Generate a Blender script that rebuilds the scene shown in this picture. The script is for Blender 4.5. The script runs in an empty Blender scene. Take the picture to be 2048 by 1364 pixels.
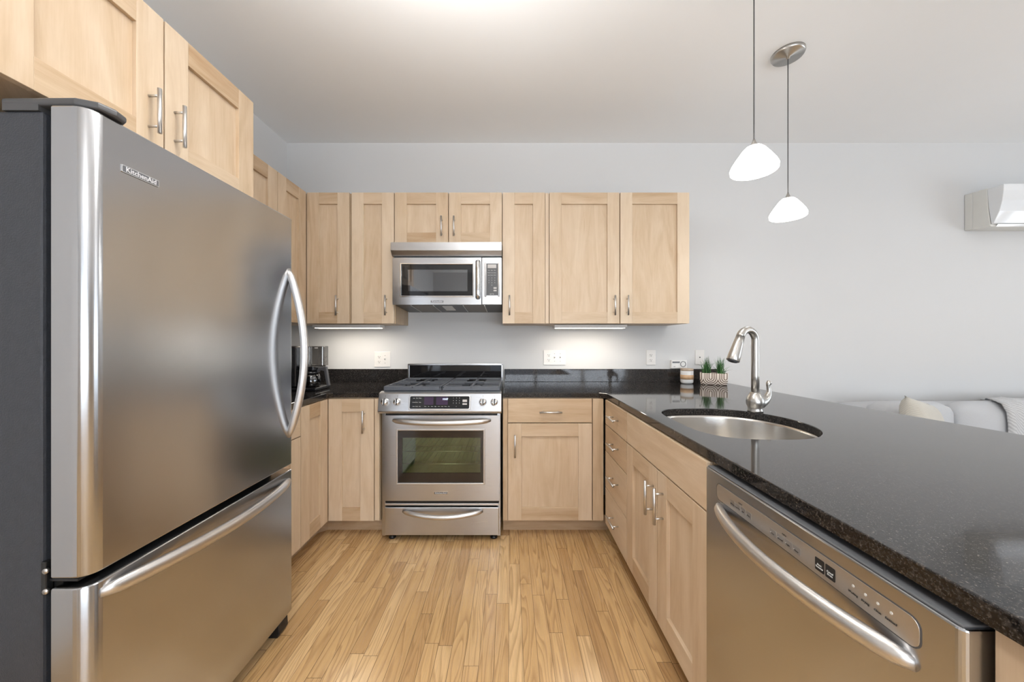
import bpy, bmesh, math, random
from mathutils import Vector, Matrix
random.seed(7)
C = bpy.context.scene.collection
PI = math.pi

# ------------------------------------------------------------------ camera, world, lights, exposure
H = 1.24
cam_data = bpy.data.cameras.new('camera')
cam_data.sensor_width = 36.0
cam_data.lens = 720.0 / 2048.0 * 36.0
cam_data.shift_x = 0.0015
cam_data.clip_start = 0.02
cam = bpy.data.objects.new('camera', cam_data)
cam.location = (0, 0, H)
cam.rotation_euler = (PI / 2, 0, 0)
C.objects.link(cam)
bpy.context.scene.camera = cam

vs = bpy.context.scene.view_settings
vs.view_transform = 'Standard'
vs.look = 'None'
vs.exposure = -0.11
vs.gamma = 1.0
vs.use_curve_mapping = False

world = bpy.data.worlds.new('world')
bpy.context.scene.world = world
world.use_nodes = True
wbg = world.node_tree.nodes['Background']
wbg.inputs[0].default_value = (0.78, 0.88, 1.0, 1)
wbg.inputs[1].default_value = 1.2


def light(name, kind, loc, power, color=(1, 1, 1), rot=(0, 0, 0), size=None, size_y=None, radius=None, shape=None, spread=None):
    d = bpy.data.lights.new(name, kind)
    d.energy = power
    d.color = color
    if kind == 'AREA':
        d.shape = shape or ('RECTANGLE' if size_y else 'SQUARE')
        d.size = size
        if size_y:
            d.size_y = size_y
        if spread:
            d.spread = spread
    if radius is not None:
        d.shadow_soft_size = radius
    o = bpy.data.objects.new(name, d)
    o.location = loc
    o.rotation_euler = rot
    C.objects.link(o)
    return o


# room: left wall X -1.80, back wall Y 2.90, right wall X 6.2, front wall Y -3.4, ceiling 2.835
XL, YB, XR, YF, ZC = -1.80, 2.90, 6.20, -3.40, 2.835
# daylight outside the two big windows (right wall of the living area, wall behind the camera)
light('daylight_right', 'AREA', (XR + 0.35, 0.45, 1.30), 115, (0.88, 0.945, 1.0), (0, PI / 2 + 1.0, 0), 2.1, 3.0)
light('daylight_front', 'AREA', (1.2, YF - 0.35, 1.30), 235, (0.88, 0.945, 1.0), (PI / 2 + 1.0, 0, 0), 3.8, 2.2)
# kitchen bowl lamp just above the frame; hall and lounge fills added unseen
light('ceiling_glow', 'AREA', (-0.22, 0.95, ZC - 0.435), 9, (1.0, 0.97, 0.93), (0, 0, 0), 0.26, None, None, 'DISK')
light('hall_fill', 'AREA', (0.2, -1.3, ZC - 0.435), 24, (1.0, 0.97, 0.93), (0, 0, 0), 0.26, None, None, 'DISK')  # added fill from above, brightens floor and cabinet fronts
light('lounge_fill', 'AREA', (3.6, 0.6, ZC - 0.435), 8, (1.0, 0.96, 0.9), (0, 0, 0), 0.26, None, None, 'DISK')  # added fill for the living side, out of view


# ------------------------------------------------------------------ node helpers and materials
def newmat(name):
    m = bpy.data.materials.new(name)
    m.use_nodes = True
    nt = m.node_tree
    return m, nt, nt.nodes['Principled BSDF']


def N(nt, typ, **kw):
    n = nt.nodes.new(typ)
    for k, v in kw.items():
        setattr(n, k, v)
    return n


def L(nt, a, b):
    nt.links.new(a, b)


def setin(n, **kw):
    for k, v in kw.items():
        n.inputs[k.replace('_', ' ')].default_value = v


def math_node(nt, op, a, b=None, c=None):
    n = N(nt, 'ShaderNodeMath', operation=op)
    for i, v in enumerate((a, b, c)):
        if v is None:
            continue
        if isinstance(v, (int, float)):
            n.inputs[i].default_value = v
        else:
            L(nt, v, n.inputs[i])
    return n.outputs[0]


def ramp(nt, fac, stops, interp='LINEAR'):
    r = N(nt, 'ShaderNodeValToRGB')
    r.color_ramp.interpolation = interp
    e = r.color_ramp.elements
    while len(e) < len(stops):
        e.new(0.5)
    for i, (p, c) in enumerate(stops):
        e[i].position = p
        e[i].color = (*c, 1) if len(c) == 3 else c
    L(nt, fac, r.inputs[0])
    return r.outputs[0]


def mixc(nt, fac, a, b, mode='MIX'):
    n = N(nt, 'ShaderNodeMix', data_type='RGBA', blend_type=mode)
    for i, v in ((0, fac), (6, a), (7, b)):
        if isinstance(v, (int, float)):
            n.inputs[i].default_value = v
        elif isinstance(v, tuple):
            n.inputs[i].default_value = (*v, 1) if len(v) == 3 else v
        else:
            L(nt, v, n.inputs[i])
    return n.outputs[2]


def bump(nt, bsdf, height, strength, dist=0.002):
    b = N(nt, 'ShaderNodeBump')
    b.inputs['Strength'].default_value = strength
    b.inputs['Distance'].default_value = dist
    L(nt, height, b.inputs['Height'])
    L(nt, b.outputs[0], bsdf.inputs['Normal'])


def noise(nt, vec, scale, detail=2, rough=0.5, dist=0.0):
    n = N(nt, 'ShaderNodeTexNoise')
    n.inputs['Scale'].default_value = scale
    n.inputs['Detail'].default_value = detail
    n.inputs['Roughness'].default_value = rough
    n.inputs['Distortion'].default_value = dist
    if vec is not None:
        L(nt, vec, n.inputs['Vector'])
    return n.outputs[0]


def mapped(nt, src, scale):
    m = N(nt, 'ShaderNodeMapping')
    m.inputs['Scale'].default_value = scale
    L(nt, src, m.inputs['Vector'])
    return m.outputs[0]


def plain(name, color, rough=0.5, metal=0.0, vary=0.06, vscale=30, bumps=0.0, bscale=300, coat=0.0, spec=0.5):
    """A plain surface with slight procedural mottling."""
    m, nt, b = newmat(name)
    tc = N(nt, 'ShaderNodeTexCoord')
    f = noise(nt, tc.outputs['Object'], vscale, 3)
    lo = tuple(max(0, c * (1 - vary)) for c in color)
    hi = tuple(min(1, c * (1 + vary)) for c in color)
    L(nt, mixc(nt, f, lo, hi), b.inputs['Base Color'])
    setin(b, Roughness=rough, Metallic=metal)
    b.inputs['Specular IOR Level'].default_value = spec
    b.inputs['Coat Weight'].default_value = coat
    if bumps:
        bump(nt, b, noise(nt, tc.outputs['Object'], bscale, 2), bumps)
    return m


def maple(name, light_c, mid_c, dark_c, rough=0.42):
    m, nt, b = newmat(name)
    uv = N(nt, 'ShaderNodeTexCoord').outputs['UV']
    at = N(nt, 'ShaderNodeVertexColor', layer_name='tone')
    sep = N(nt, 'ShaderNodeSeparateColor')
    L(nt, at.outputs['Color'], sep.inputs[0])
    fig = noise(nt, mapped(nt, uv, (1.6, 11, 1)), 1.0, 4, 0.55, 1.6)
    grain = noise(nt, mapped(nt, uv, (7, 190, 1)), 1.0, 3, 0.6)
    blot = noise(nt, mapped(nt, uv, (5, 9, 1)), 1.0, 3, 0.6, 0.8)
    v = math_node(nt, 'ADD', math_node(nt, 'MULTIPLY', fig, 0.62), math_node(nt, 'MULTIPLY', grain, 0.20))
    v = math_node(nt, 'ADD', v, math_node(nt, 'MULTIPLY', blot, 0.18))
    v = math_node(nt, 'ADD', v, math_node(nt, 'MULTIPLY', math_node(nt, 'SUBTRACT', sep.outputs[0], 0.5), 0.42))
    col = ramp(nt, v, [(0.28, light_c), (0.52, mid_c), (0.82, dark_c)])
    # narrow dark mineral streaks, rare
    st = noise(nt, mapped(nt, uv, (3.0, 60, 1)), 1.0, 2, 0.5, 0.4)
    stm = ramp(nt, st, [(0.72, (0, 0, 0)), (0.80, (1, 1, 1))])
    col = mixc(nt, math_node(nt, 'MULTIPLY', stm, 0.40), col, dark_c)
    L(nt, col, b.inputs['Base Color'])
    setin(b, Roughness=rough)
    b.inputs['Specular IOR Level'].default_value = 0.4
    bump(nt, b, grain, 0.05, 0.001)
    return m


def steel(name, color=(0.62, 0.60, 0.58), rough=0.30, aniso=0.6, brush='H', wav=0.0, vary=0.03):
    m, nt, b = newmat(name)
    tc = N(nt, 'ShaderNodeTexCoord')
    ob = tc.outputs['Object']
    sc = {'H': (6, 6, 900), 'V': (900, 900, 6), 'N': (200, 200, 200)}[brush]
    g = noise(nt, mapped(nt, ob, sc), 1.0, 2)
    lo = tuple(c * (1 - vary) for c in color)
    hi = tuple(min(1, c * (1 + vary)) for c in color)
    L(nt, mixc(nt, g, lo, hi), b.inputs['Base Color'])
    setin(b, Metallic=1.0)
    r = math_node(nt, 'ADD', math_node(nt, 'MULTIPLY', g, 0.03), rough - 0.015)
    L(nt, r, b.inputs['Roughness'])
    if aniso:
        b.inputs['Anisotropic'].default_value = aniso
        b.inputs['Anisotropic Rotation'].default_value = 0.25 if brush == 'H' else 0.0
        t = N(nt, 'ShaderNodeTangent', direction_type='RADIAL', axis='Z')
        L(nt, t.outputs[0], b.inputs['Tangent'])
    if wav:
        bump(nt, b, noise(nt, mapped(nt, ob, (2.2, 2.2, 1.2)), 1.6, 1), wav, 0.02)
    return m


def glass(name, tint=(1, 1, 1), refl=0.12, rough=0.0):
    """Thin pane: straight-through transparency with a glossy reflection."""
    m, nt, b = newmat(name)
    nt.nodes.remove(b)
    out = nt.nodes['Material Output']
    tr = N(nt, 'ShaderNodeBsdfTransparent')
    tr.inputs[0].default_value = (*tint, 1)
    gl = N(nt, 'ShaderNodeBsdfGlossy')
    gl.inputs['Roughness'].default_value = rough
    lw = N(nt, 'ShaderNodeLayerWeight')
    lw.inputs[0].default_value = 0.35
    tc = N(nt, 'ShaderNodeTexCoord')
    smear = noise(nt, tc.outputs['Object'], 4, 2)
    f = math_node(nt, 'ADD', math_node(nt, 'MULTIPLY', lw.outputs['Fresnel'], 0.7), refl * 0.8)
    f = math_node(nt, 'ADD', f, math_node(nt, 'MULTIPLY', smear, refl * 0.2))
    mx = N(nt, 'ShaderNodeMixShader')
    L(nt, f, mx.inputs[0])
    L(nt, tr.outputs[0], mx.inputs[1])
    L(nt, gl.outputs[0], mx.inputs[2])
    L(nt, mx.outputs[0], out.inputs[0])
    return m


def glow(name, color, strength, base=(0.9, 0.9, 0.88)):
    m, nt, b = newmat(name)
    tc = N(nt, 'ShaderNodeTexCoord')
    f = noise(nt, tc.outputs['Object'], 20, 2)
    L(nt, mixc(nt, f, tuple(c * 0.97 for c in color), color), b.inputs['Emission Color'])
    b.inputs['Emission Strength'].default_value = strength
    b.inputs['Base Color'].default_value = (*base, 1)
    setin(b, Roughness=0.4)
    return m


def granite(name):
    m, nt, b = newmat(name)
    ob = N(nt, 'ShaderNodeTexCoord').outputs['Object']
    n1 = noise(nt, ob, 260, 3, 0.6)
    n2 = noise(nt, ob, 110, 2, 0.6)
    vo = N(nt, 'ShaderNodeTexVoronoi')
    vo.inputs['Scale'].default_value = 330
    L(nt, ob, vo.inputs['Vector'])
    c = ramp(nt, n1, [(0.44, (0.006, 0.006, 0.007)), (0.60, (0.030, 0.027, 0.025)), (0.74, (0.13, 0.11, 0.095))])
    c2 = ramp(nt, n2, [(0.50, (0, 0, 0)), (0.75, (0.030, 0.025, 0.022))])
    c = mixc(nt, 1.0, c, c2, 'ADD')
    sp = ramp(nt, vo.outputs['Distance'], [(0.10, (0.22, 0.20, 0.18)), (0.16, (0, 0, 0))])
    c = mixc(nt, 0.55, c, sp, 'ADD')
    L(nt, c, b.inputs['Base Color'])
    setin(b, Roughness=0.09)
    b.inputs['Specular IOR Level'].default_value = 0.62
    rr = ramp(nt, n1, [(0.4, (0.045, 0.045, 0.045)), (0.8, (0.11, 0.11, 0.11))])
    L(nt, rr, b.inputs['Roughness'])
    return m


def oak_floor(name):
    m, nt, b = newmat(name)
    ob = N(nt, 'ShaderNodeTexCoord').outputs['Object']
    s = N(nt, 'ShaderNodeSeparateXYZ')
    L(nt, ob, s.inputs[0])
    W = 0.0572
    xr = math_node(nt, 'DIVIDE', math_node(nt, 'ADD', s.outputs[0], 50.0), W)
    row = math_node(nt, 'FLOOR', xr)
    fx = math_node(nt, 'FRACT', xr)
    wn = N(nt, 'ShaderNodeTexWhiteNoise', noise_dimensions='1D')
    L(nt, row, wn.inputs['W'])
    rlen = math_node(nt, 'ADD', math_node(nt, 'MULTIPLY', wn.outputs['Value'], 0.45), 0.55)
    wn2 = N(nt, 'ShaderNodeTexWhiteNoise', noise_dimensions='1D')
    L(nt, math_node(nt, 'ADD', row, 0.37), wn2.inputs['W'])
    yy = math_node(nt, 'ADD', math_node(nt, 'ADD', s.outputs[1], 40.0), math_node(nt, 'MULTIPLY', wn2.outputs['Value'], 3.0))
    yr = math_node(nt, 'DIVIDE', yy, rlen)
    col = math_node(nt, 'FLOOR', yr)
    fy = math_node(nt, 'FRACT', yr)
    cid = N(nt, 'ShaderNodeCombineXYZ')
    L(nt, row, cid.inputs[0])
    L(nt, col, cid.inputs[1])
    pw = N(nt, 'ShaderNodeTexWhiteNoise', noise_dimensions='3D')
    L(nt, cid.outputs[0], pw.inputs['Vector'])
    ps = N(nt, 'ShaderNodeSeparateColor')
    L(nt, pw.outputs['Color'], ps.inputs[0])
    # grain coordinates shifted per plank
    gv = N(nt, 'ShaderNodeCombineXYZ')
    L(nt, math_node(nt, 'ADD', s.outputs[0], math_node(nt, 'MULTIPLY', ps.outputs[0], 13.0)), gv.inputs[0])
    L(nt, math_node(nt, 'ADD', s.outputs[1], math_node(nt, 'MULTIPLY', ps.outputs[1], 17.0)), gv.inputs[1])
    fig = noise(nt, mapped(nt, gv.outputs[0], (11, 0.9, 1)), 1.0, 2, 0.5, 0.35)
    rings = math_node(nt, 'FRACT', math_node(nt, 'MULTIPLY', fig, 13.0))
    rings = ramp(nt, rings, [(0.0, (0.10, 0.10, 0.10)), (0.35, (0.75, 0.75, 0.75)), (0.85, (1, 1, 1)), (1.0, (0.10, 0.10, 0.10))])
    pores = noise(nt, mapped(nt, gv.outputs[0], (420, 9, 1)), 1.0, 3, 0.6)
    pore = ramp(nt, pores, [(0.36, (0.35, 0.35, 0.35)), (0.52, (1, 1, 1))])
    base = ramp(nt, ps.outputs[2], [(0.0, (0.46, 0.265, 0.115)), (0.35, (0.62, 0.39, 0.175)), (0.7, (0.72, 0.475, 0.23)), (1.0, (0.84, 0.60, 0.33))])
    dark = mixc(nt, 1.0, base, (0.40, 0.31, 0.23), 'MULTIPLY')
    rf = math_node(nt, 'MULTIPLY', rings, pore)
    c = mixc(nt, math_node(nt, 'ADD', math_node(nt, 'MULTIPLY', rf, 0.72), 0.28), dark, base)
    big = noise(nt, mapped(nt, gv.outputs[0], (6, 1.5, 1)), 1.0, 2)
    c = mixc(nt, math_node(nt, 'MULTIPLY', big, 0.35), c, (0.72, 0.49, 0.25))
    # seams
    ex = math_node(nt, 'MINIMUM', fx, math_node(nt, 'SUBTRACT', 1.0, fx))
    ey = math_node(nt, 'MULTIPLY', math_node(nt, 'MINIMUM', fy, math_node(nt, 'SUBTRACT', 1.0, fy)), math_node(nt, 'DIVIDE', rlen, W))
    e = math_node(nt, 'MINIMUM', ex, ey)
    seam = ramp(nt, e, [(0.006, (0.22, 0.22, 0.22)), (0.022, (1, 1, 1))])
    c = mixc(nt, 1.0, c, seam, 'MULTIPLY')
    L(nt, c, b.inputs['Base Color'])
    L(nt, ramp(nt, pores, [(0.3, (0.32, 0.32, 0.32)), (0.7, (0.17, 0.17, 0.17))]), b.inputs['Roughness'])
    b.inputs['Specular IOR Level'].default_value = 0.5
    hsum = math_node(nt, 'ADD', math_node(nt, 'MULTIPLY', seam, 1.0), math_node(nt, 'MULTIPLY', pores, 0.12))
    bump(nt, b, hsum, 0.25, 0.0015)
    return m


def arches(name):
    """Cream pot with brown concentric arch lines pressed in (object X = width, Z = height)."""
    m, nt, b = newmat(name)
    ob = N(nt, 'ShaderNodeTexCoord').outputs['Object']
    s = N(nt, 'ShaderNodeSeparateXYZ')
    L(nt, ob, s.inputs[0])
    xx = s.outputs[0]
    P = 0.095
    fx = math_node(nt, 'MULTIPLY', math_node(nt, 'SUBTRACT', math_node(nt, 'FRACT', math_node(nt, 'DIVIDE', math_node(nt, 'ADD', xx, 5 * P + 0.0675), P)), 0.5), P)
    dz = math_node(nt, 'MINIMUM', math_node(nt, 'SUBTRACT', s.outputs[2], 0.052), 0.0)
    r = math_node(nt, 'SQRT', math_node(nt, 'ADD', math_node(nt, 'MULTIPLY', fx, fx), math_node(nt, 'MULTIPLY', dz, dz)))
    w = math_node(nt, 'SINE', math_node(nt, 'MULTIPLY', r, 2 * PI / 0.0132))
    c = ramp(nt, math_node(nt, 'ADD', math_node(nt, 'MULTIPLY', w, 0.5), 0.5), [(0.30, (0.13, 0.08, 0.055)), (0.52, (0.78, 0.70, 0.62))])
    L(nt, c, b.inputs['Base Color'])
    setin(b, Roughness=0.7)
    bump(nt, b, w, 0.2, 0.002)
    return m


def weave(name, a, bcol, scale=600, rough=0.9):
    m, nt, b = newmat(name)
    ob = N(nt, 'ShaderNodeTexCoord').outputs['Object']
    w1 = N(nt, 'ShaderNodeTexWave', wave_type='BANDS', bands_direction='DIAGONAL')
    w1.inputs['Scale'].default_value = scale / 6.0
    w1.inputs['Distortion'].default_value = 1.5
    L(nt, ob, w1.inputs['Vector'])
    n = noise(nt, ob, scale, 3)
    f = math_node(nt, 'ADD', math_node(nt, 'MULTIPLY', w1.outputs['Fac'], 0.5), math_node(nt, 'MULTIPLY', n, 0.5))
    L(nt, mixc(nt, f, a, bcol), b.inputs['Base Color'])
    setin(b, Roughness=rough)
    b.inputs['Sheen Weight'].default_value = 0.2
    bump(nt, b, f, 0.4, 0.003)
    return m


M = {}
M['maple'] = maple('maple', (0.70, 0.56, 0.41), (0.60, 0.452, 0.303), (0.43, 0.28, 0.155))
M['maple_dim'] = M['maple']
M['wall'] = plain('wall_paint', (0.66, 0.66, 0.66), 0.75, 0, 0.012, 3, 0.06, 160)
M['ceiling'] = plain('ceiling_paint', (0.87, 0.88, 0.89), 0.85, 0, 0.012, 3, 0.06, 160)
M['floor'] = oak_floor('oak_planks')
M['granite'] = granite('black_granite')
M['steel'] = steel('brushed_steel', (0.555, 0.56, 0.575), 0.28, 0.55, 'H', 0.0)
M['steel_door'] = steel('brushed_steel_door', (0.52, 0.53, 0.55), 0.21, 0.78, 'H', 0.06)
M['satin'] = steel('satin_steel', (0.66, 0.645, 0.63), 0.37, 0.0, 'N')
M['nickel'] = steel('brushed_nickel', (0.50, 0.485, 0.46), 0.33, 0.0, 'N')
M['chrome'] = steel('polished_trim', (0.80, 0.80, 0.80), 0.12, 0.0, 'N')
M['sink'] = steel('sink_steel', (0.66, 0.64, 0.61), 0.24, 0.6, 'H')
M['fridge_side'] = plain('textured_charcoal', (0.038, 0.042, 0.052), 0.42, 0, 0.2, 60, 0.5, 260)
M['black'] = plain('black_plastic', (0.012, 0.012, 0.013), 0.35, 0, 0.1)
M['rubber'] = plain('black_gasket', (0.006, 0.006, 0.006), 0.6, 0, 0.1)
M['charcoal'] = plain('charcoal_plastic', (0.075, 0.075, 0.078), 0.38, 0, 0.08)
M['iron'] = plain('cast_iron', (0.10, 0.108, 0.125), 0.42, 0, 0.12, 80, 0.2, 400)
M['enamel'] = plain('black_enamel', (0.02, 0.021, 0.024), 0.15, 0, 0.1, coat=0.4)
M['black_glass'] = plain('black_glass', (0.010, 0.010, 0.011), 0.05, 0, 0.05, spec=0.6)
M['brown_glass'] = plain('brown_black_glass', (0.022, 0.017, 0.014), 0.06, 0, 0.05, spec=0.6)
M['cavity'] = plain('oven_cavity_enamel', (0.52, 0.555, 0.455), 0.45, 0, 0.15, 20)
M['mw_cavity'] = plain('oven_mesh_grey', (0.36, 0.365, 0.37), 0.45, 0, 0.1, 200)
M['grey_trim'] = plain('grey_door_trim', (0.14, 0.145, 0.155), 0.4, 0, 0.05)
M['smoked'] = glass('smoked_pane', (0.78, 0.84, 0.70), 0.06)
M['smoked_mw'] = glass('smoked_grey_pane', (0.62, 0.63, 0.65), 0.16)
M['pane'] = glass('clear_pane', (0.97, 0.98, 1.0), 0.05)
M['white_plastic'] = plain('white_plastic', (0.80, 0.79, 0.77), 0.35, 0, 0.02)
M['plate'] = plain('wall_plate_white', (0.78, 0.76, 0.735), 0.35, 0, 0.02)
M['slot'] = plain('dark_slot', (0.03, 0.025, 0.022), 0.6, 0, 0.05)
M['lettering'] = plain('silver_lettering', (0.85, 0.85, 0.87), 0.3, 0.3, 0.03)
M['lettering_dark'] = plain('dark_lettering', (0.05, 0.045, 0.04), 0.5, 0, 0.03)
M['lettering_light'] = plain('pale_lettering', (0.72, 0.72, 0.70), 0.5, 0, 0.03)
M['badge'] = plain('badge_grey', (0.18, 0.185, 0.20), 0.35, 0.6, 0.05)
M['lcd'] = plain('lcd_grey', (0.52, 0.49, 0.47), 0.3, 0, 0.04)
M['purple'] = plain('violet_screen', (0.050, 0.030, 0.065), 0.10, 0, 0.15, 60)
M['digits'] = glow('clock_digits', (0.55, 0.70, 1.0), 1.6)
M['shade'] = glow('lit_white_glass', (1.0, 0.97, 0.93), 11.0)
M['diffuser'] = glow('lit_diffuser', (1.0, 0.90, 0.76), 8.0)
M['lamp_dome'] = glow('lit_dome', (1.0, 0.96, 0.90), 5.0)
M['white_metal'] = plain('white_enamel_metal', (0.80, 0.79, 0.77), 0.3, 0, 0.02)
M['ac'] = plain('ivory_plastic', (0.72, 0.71, 0.67), 0.35, 0, 0.02)
M['ac_front'] = plain('glossy_white_front', (0.78, 0.79, 0.80), 0.06, 0, 0.01, coat=0.3)
M['sofa'] = weave('pale_grey_fabric', (0.46, 0.47, 0.49), (0.58, 0.59, 0.61), 420)
M['throw'] = weave('woven_throw', (0.36, 0.36, 0.37), (0.66, 0.66, 0.66), 150)
M['pillow'] = weave('beige_linen', (0.47, 0.45, 0.40), (0.62, 0.59, 0.53), 260)
M['pot'] = arches('arch_relief_pot')
M['soil'] = plain('dark_soil', (0.03, 0.024, 0.018), 0.9, 0, 0.3, 200)
M['ceramic'] = plain('white_ceramic', (0.70, 0.70, 0.70), 0.22, 0, 0.02)
M['tan'] = plain('tan_label', (0.56, 0.36, 0.21), 0.6, 0, 0.25, 60)
M['lid_wood'] = plain('bamboo_lid', (0.46, 0.36, 0.27), 0.5, 0, 0.2, 40)
M['coffee_black'] = plain('coffee_maker_black', (0.018, 0.018, 0.020), 0.22, 0, 0.08, coat=0.3)
M['coffee_grey'] = plain('carafe_handle_grey', (0.09, 0.09, 0.095), 0.35, 0, 0.08)
M['smoky_tank'] = glass('smoky_tank', (0.46, 0.45, 0.44), 0.10)
M['carafe_glass'] = glass('carafe_glass', (0.16, 0.18, 0.22), 0.14)
M['clear_label'] = plain('pale_sticker', (0.70, 0.70, 0.68), 0.4, 0, 0.03)
M['filter'] = plain('grease_filter_mesh', (0.20, 0.175, 0.15), 0.45, 0.5, 0.3, 350)


def grass_mat():
    m, nt, b = newmat('grass_blades')
    at = N(nt, 'ShaderNodeVertexColor', layer_name='tone')
    s = N(nt, 'ShaderNodeSeparateColor')
    L(nt, at.outputs['Color'], s.inputs[0])
    L(nt, ramp(nt, s.outputs[0], [(0.0, (0.012, 0.055, 0.015)), (0.5, (0.045, 0.17, 0.04)), (1.0, (0.14, 0.32, 0.10))]), b.inputs['Base Color'])
    setin(b, Roughness=0.5)
    return m


M['grass'] = grass_mat()


# ------------------------------------------------------------------ mesh builder
class MB:
    """Collects shapes into one bmesh; UV u runs along a piece's grain axis, colour layer 'tone' is random per piece."""

    def __init__(s, tf=None):
        s.bm = bmesh.new()
        s.uv = s.bm.loops.layers.uv.new('UVMap')
        s.col = s.bm.loops.layers.float_color.new('tone')
        s.tf = tf

    def take(s, tmp, mat=0, axis=2, smooth=False, tone=None):
        off = random.uniform(0, 40)
        offu = random.uniform(0, 40)
        t = random.random() if tone is None else tone
        mp = {}
        for v in tmp.verts:
            co = Vector(v.co)
            mp[v] = s.bm.verts.new(s.tf(co) if s.tf else co)
        a = [0, 1, 2]
        a.remove(axis)
        for f in tmp.faces:
            try:
                nf = s.bm.faces.new([mp[v] for v in f.verts])
            except ValueError:
                continue
            nf.material_index = mat
            nf.smooth = smooth
            for l, ol in zip(nf.loops, f.loops):
                co = ol.vert.co
                l[s.uv].uv = (co[axis] + offu, co[a[0]] + co[a[1]] + off)
                l[s.col] = (t, t, t, 1)
        tmp.free()

    def box(s, x0, x1, y0, y1, z0, z1, mat=0, bev=0.0, axis=2, seg=2, tone=None, smooth=False):
        t = bmesh.new()
        bmesh.ops.create_cube(t, size=1.0)
        for v in t.verts:
            v.co = Vector(((x0 + x1) / 2 + v.co.x * (x1 - x0), (y0 + y1) / 2 + v.co.y * (y1 - y0), (z0 + z1) / 2 + v.co.z * (z1 - z0)))
        if bev:
            bmesh.ops.bevel(t, geom=list(t.edges), offset=bev, segments=seg, profile=0.5, affect='EDGES')
        s.take(t, mat, axis, smooth, tone)

    def prism(s, poly, plane, lo, hi, mat=0, bev=0.0, axis=2, smooth=False, tone=None, seg=2):
        """poly: 2D points; plane 'xy','xz','yz'; extruded from lo to hi along the third axis."""
        t = bmesh.new()

        def P(p, h):
            return {'xy': (p[0], p[1], h), 'xz': (p[0], h, p[1]), 'yz': (h, p[0], p[1])}[plane]
        lo_v = [t.verts.new(P(p, lo)) for p in poly]
        hi_v = [t.verts.new(P(p, hi)) for p in poly]
        n = len(poly)
        t.faces.new(lo_v)
        t.faces.new(hi_v)
        for i in range(n):
            t.faces.new((lo_v[i], lo_v[(i + 1) % n], hi_v[(i + 1) % n], hi_v[i]))
        bmesh.ops.recalc_face_normals(t, faces=t.faces)
        if bev:
            es = [e for e in t.edges if (e.verts[0] in lo_v) == (e.verts[1] in lo_v)]
            bmesh.ops.bevel(t, geom=es, offset=bev, segments=seg, profile=0.5, affect='EDGES')
        s.take(t, mat, axis, smooth, tone)

    def rings(s, rings, mat=0, smooth=True, caps=(True, True), closed=True, axis=2, tone=None):
        """Skin a list of rings (each a list of points)."""
        t = bmesh.new()
        rv = []
        for r in rings:
            rv.append([t.verts.new(p) for p in r])
        for a, b in zip(rv, rv[1:]):
            n = len(a)
            for i in range(n if closed else n - 1):
                j = (i + 1) % n
                t.faces.new((a[i], a[j], b[j], b[i]))
        if caps[0]:
            t.faces.new(list(reversed(rv[0])))
        if caps[1]:
            t.faces.new(rv[-1])
        bmesh.ops.remove_doubles(t, verts=t.verts, dist=1e-6)
        bmesh.ops.recalc_face_normals(t, faces=t.faces)
        s.take(t, mat, axis, smooth, tone)

    def tube(s, path, r, mat=0, seg=12, flat=None, up=(0, 0, 1), smooth=True):
        """Sweep a circle (r, number or list) or an ellipse flat=(across, along up) list along path."""
        path = [Vector(p) for p in path]
        n = len(path)
        out = []
        u0 = Vector(up)
        for i, p in enumerate(path):
            d = (path[min(i + 1, n - 1)] - path[max(i - 1, 0)]).normalized()
            side = d.cross(u0)
            if side.length < 1e-4:
                side = d.cross(Vector((0, 1, 0.01)))
            side.normalize()
            upv = side.cross(d).normalized()
            u0 = upv if flat is None else u0
            if flat is not None:
                a, b = flat[i] if isinstance(flat, list) else flat
            else:
                a = b = (r[i] if isinstance(r, (list, tuple)) else r)
            out.append([p + side * (a * math.cos(2 * PI * k / seg)) + upv * (b * math.sin(2 * PI * k / seg)) for k in range(seg)])
        s.rings(out, mat, smooth)

    def cyl(s, p0, p1, r, r2=None, mat=0, seg=16, smooth=True):
        s.tube([p0, p1], [r, r if r2 is None else r2], mat, seg)

    def lathe(s, prof, c, mat=0, seg=24, smooth=True, caps=(True, True), sx=1.0, sy=1.0):
        rr = []
        for r, z in prof:
            rr.append([(c[0] + sx * r * math.cos(2 * PI * k / seg), c[1] + sy * r * math.sin(2 * PI * k / seg), c[2] + z) for k in range(seg)])
        s.rings(rr, mat, smooth, caps)

    def text(s, body, size, origin, xd, yd, mat=0, align='CENTER', bold=0.0):
        cu = bpy.data.curves.new('t', 'FONT')
        cu.body = body
        cu.size = size
        cu.align_x = align
        cu.align_y = 'CENTER'
        cu.extrude = 0.0004
        cu.offset = bold
        cu.resolution_u = 2
        ob = bpy.data.objects.new('t', cu)
        C.objects.link(ob)
        bpy.context.view_layer.update()
        dg = bpy.context.evaluated_depsgraph_get()
        me = bpy.data.meshes.new_from_object(ob.evaluated_get(dg))
        bpy.data.objects.remove(ob)
        bpy.data.curves.remove(cu)
        o, x, y = Vector(origin), Vector(xd), Vector(yd)
        z = x.cross(y)
        t = bmesh.new()
        t.from_mesh(me)
        for v in t.verts:
            v.co = o + x * v.co.x + y * v.co.y + z * v.co.z
        bpy.data.meshes.remove(me)
        s.take(t, mat)

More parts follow.
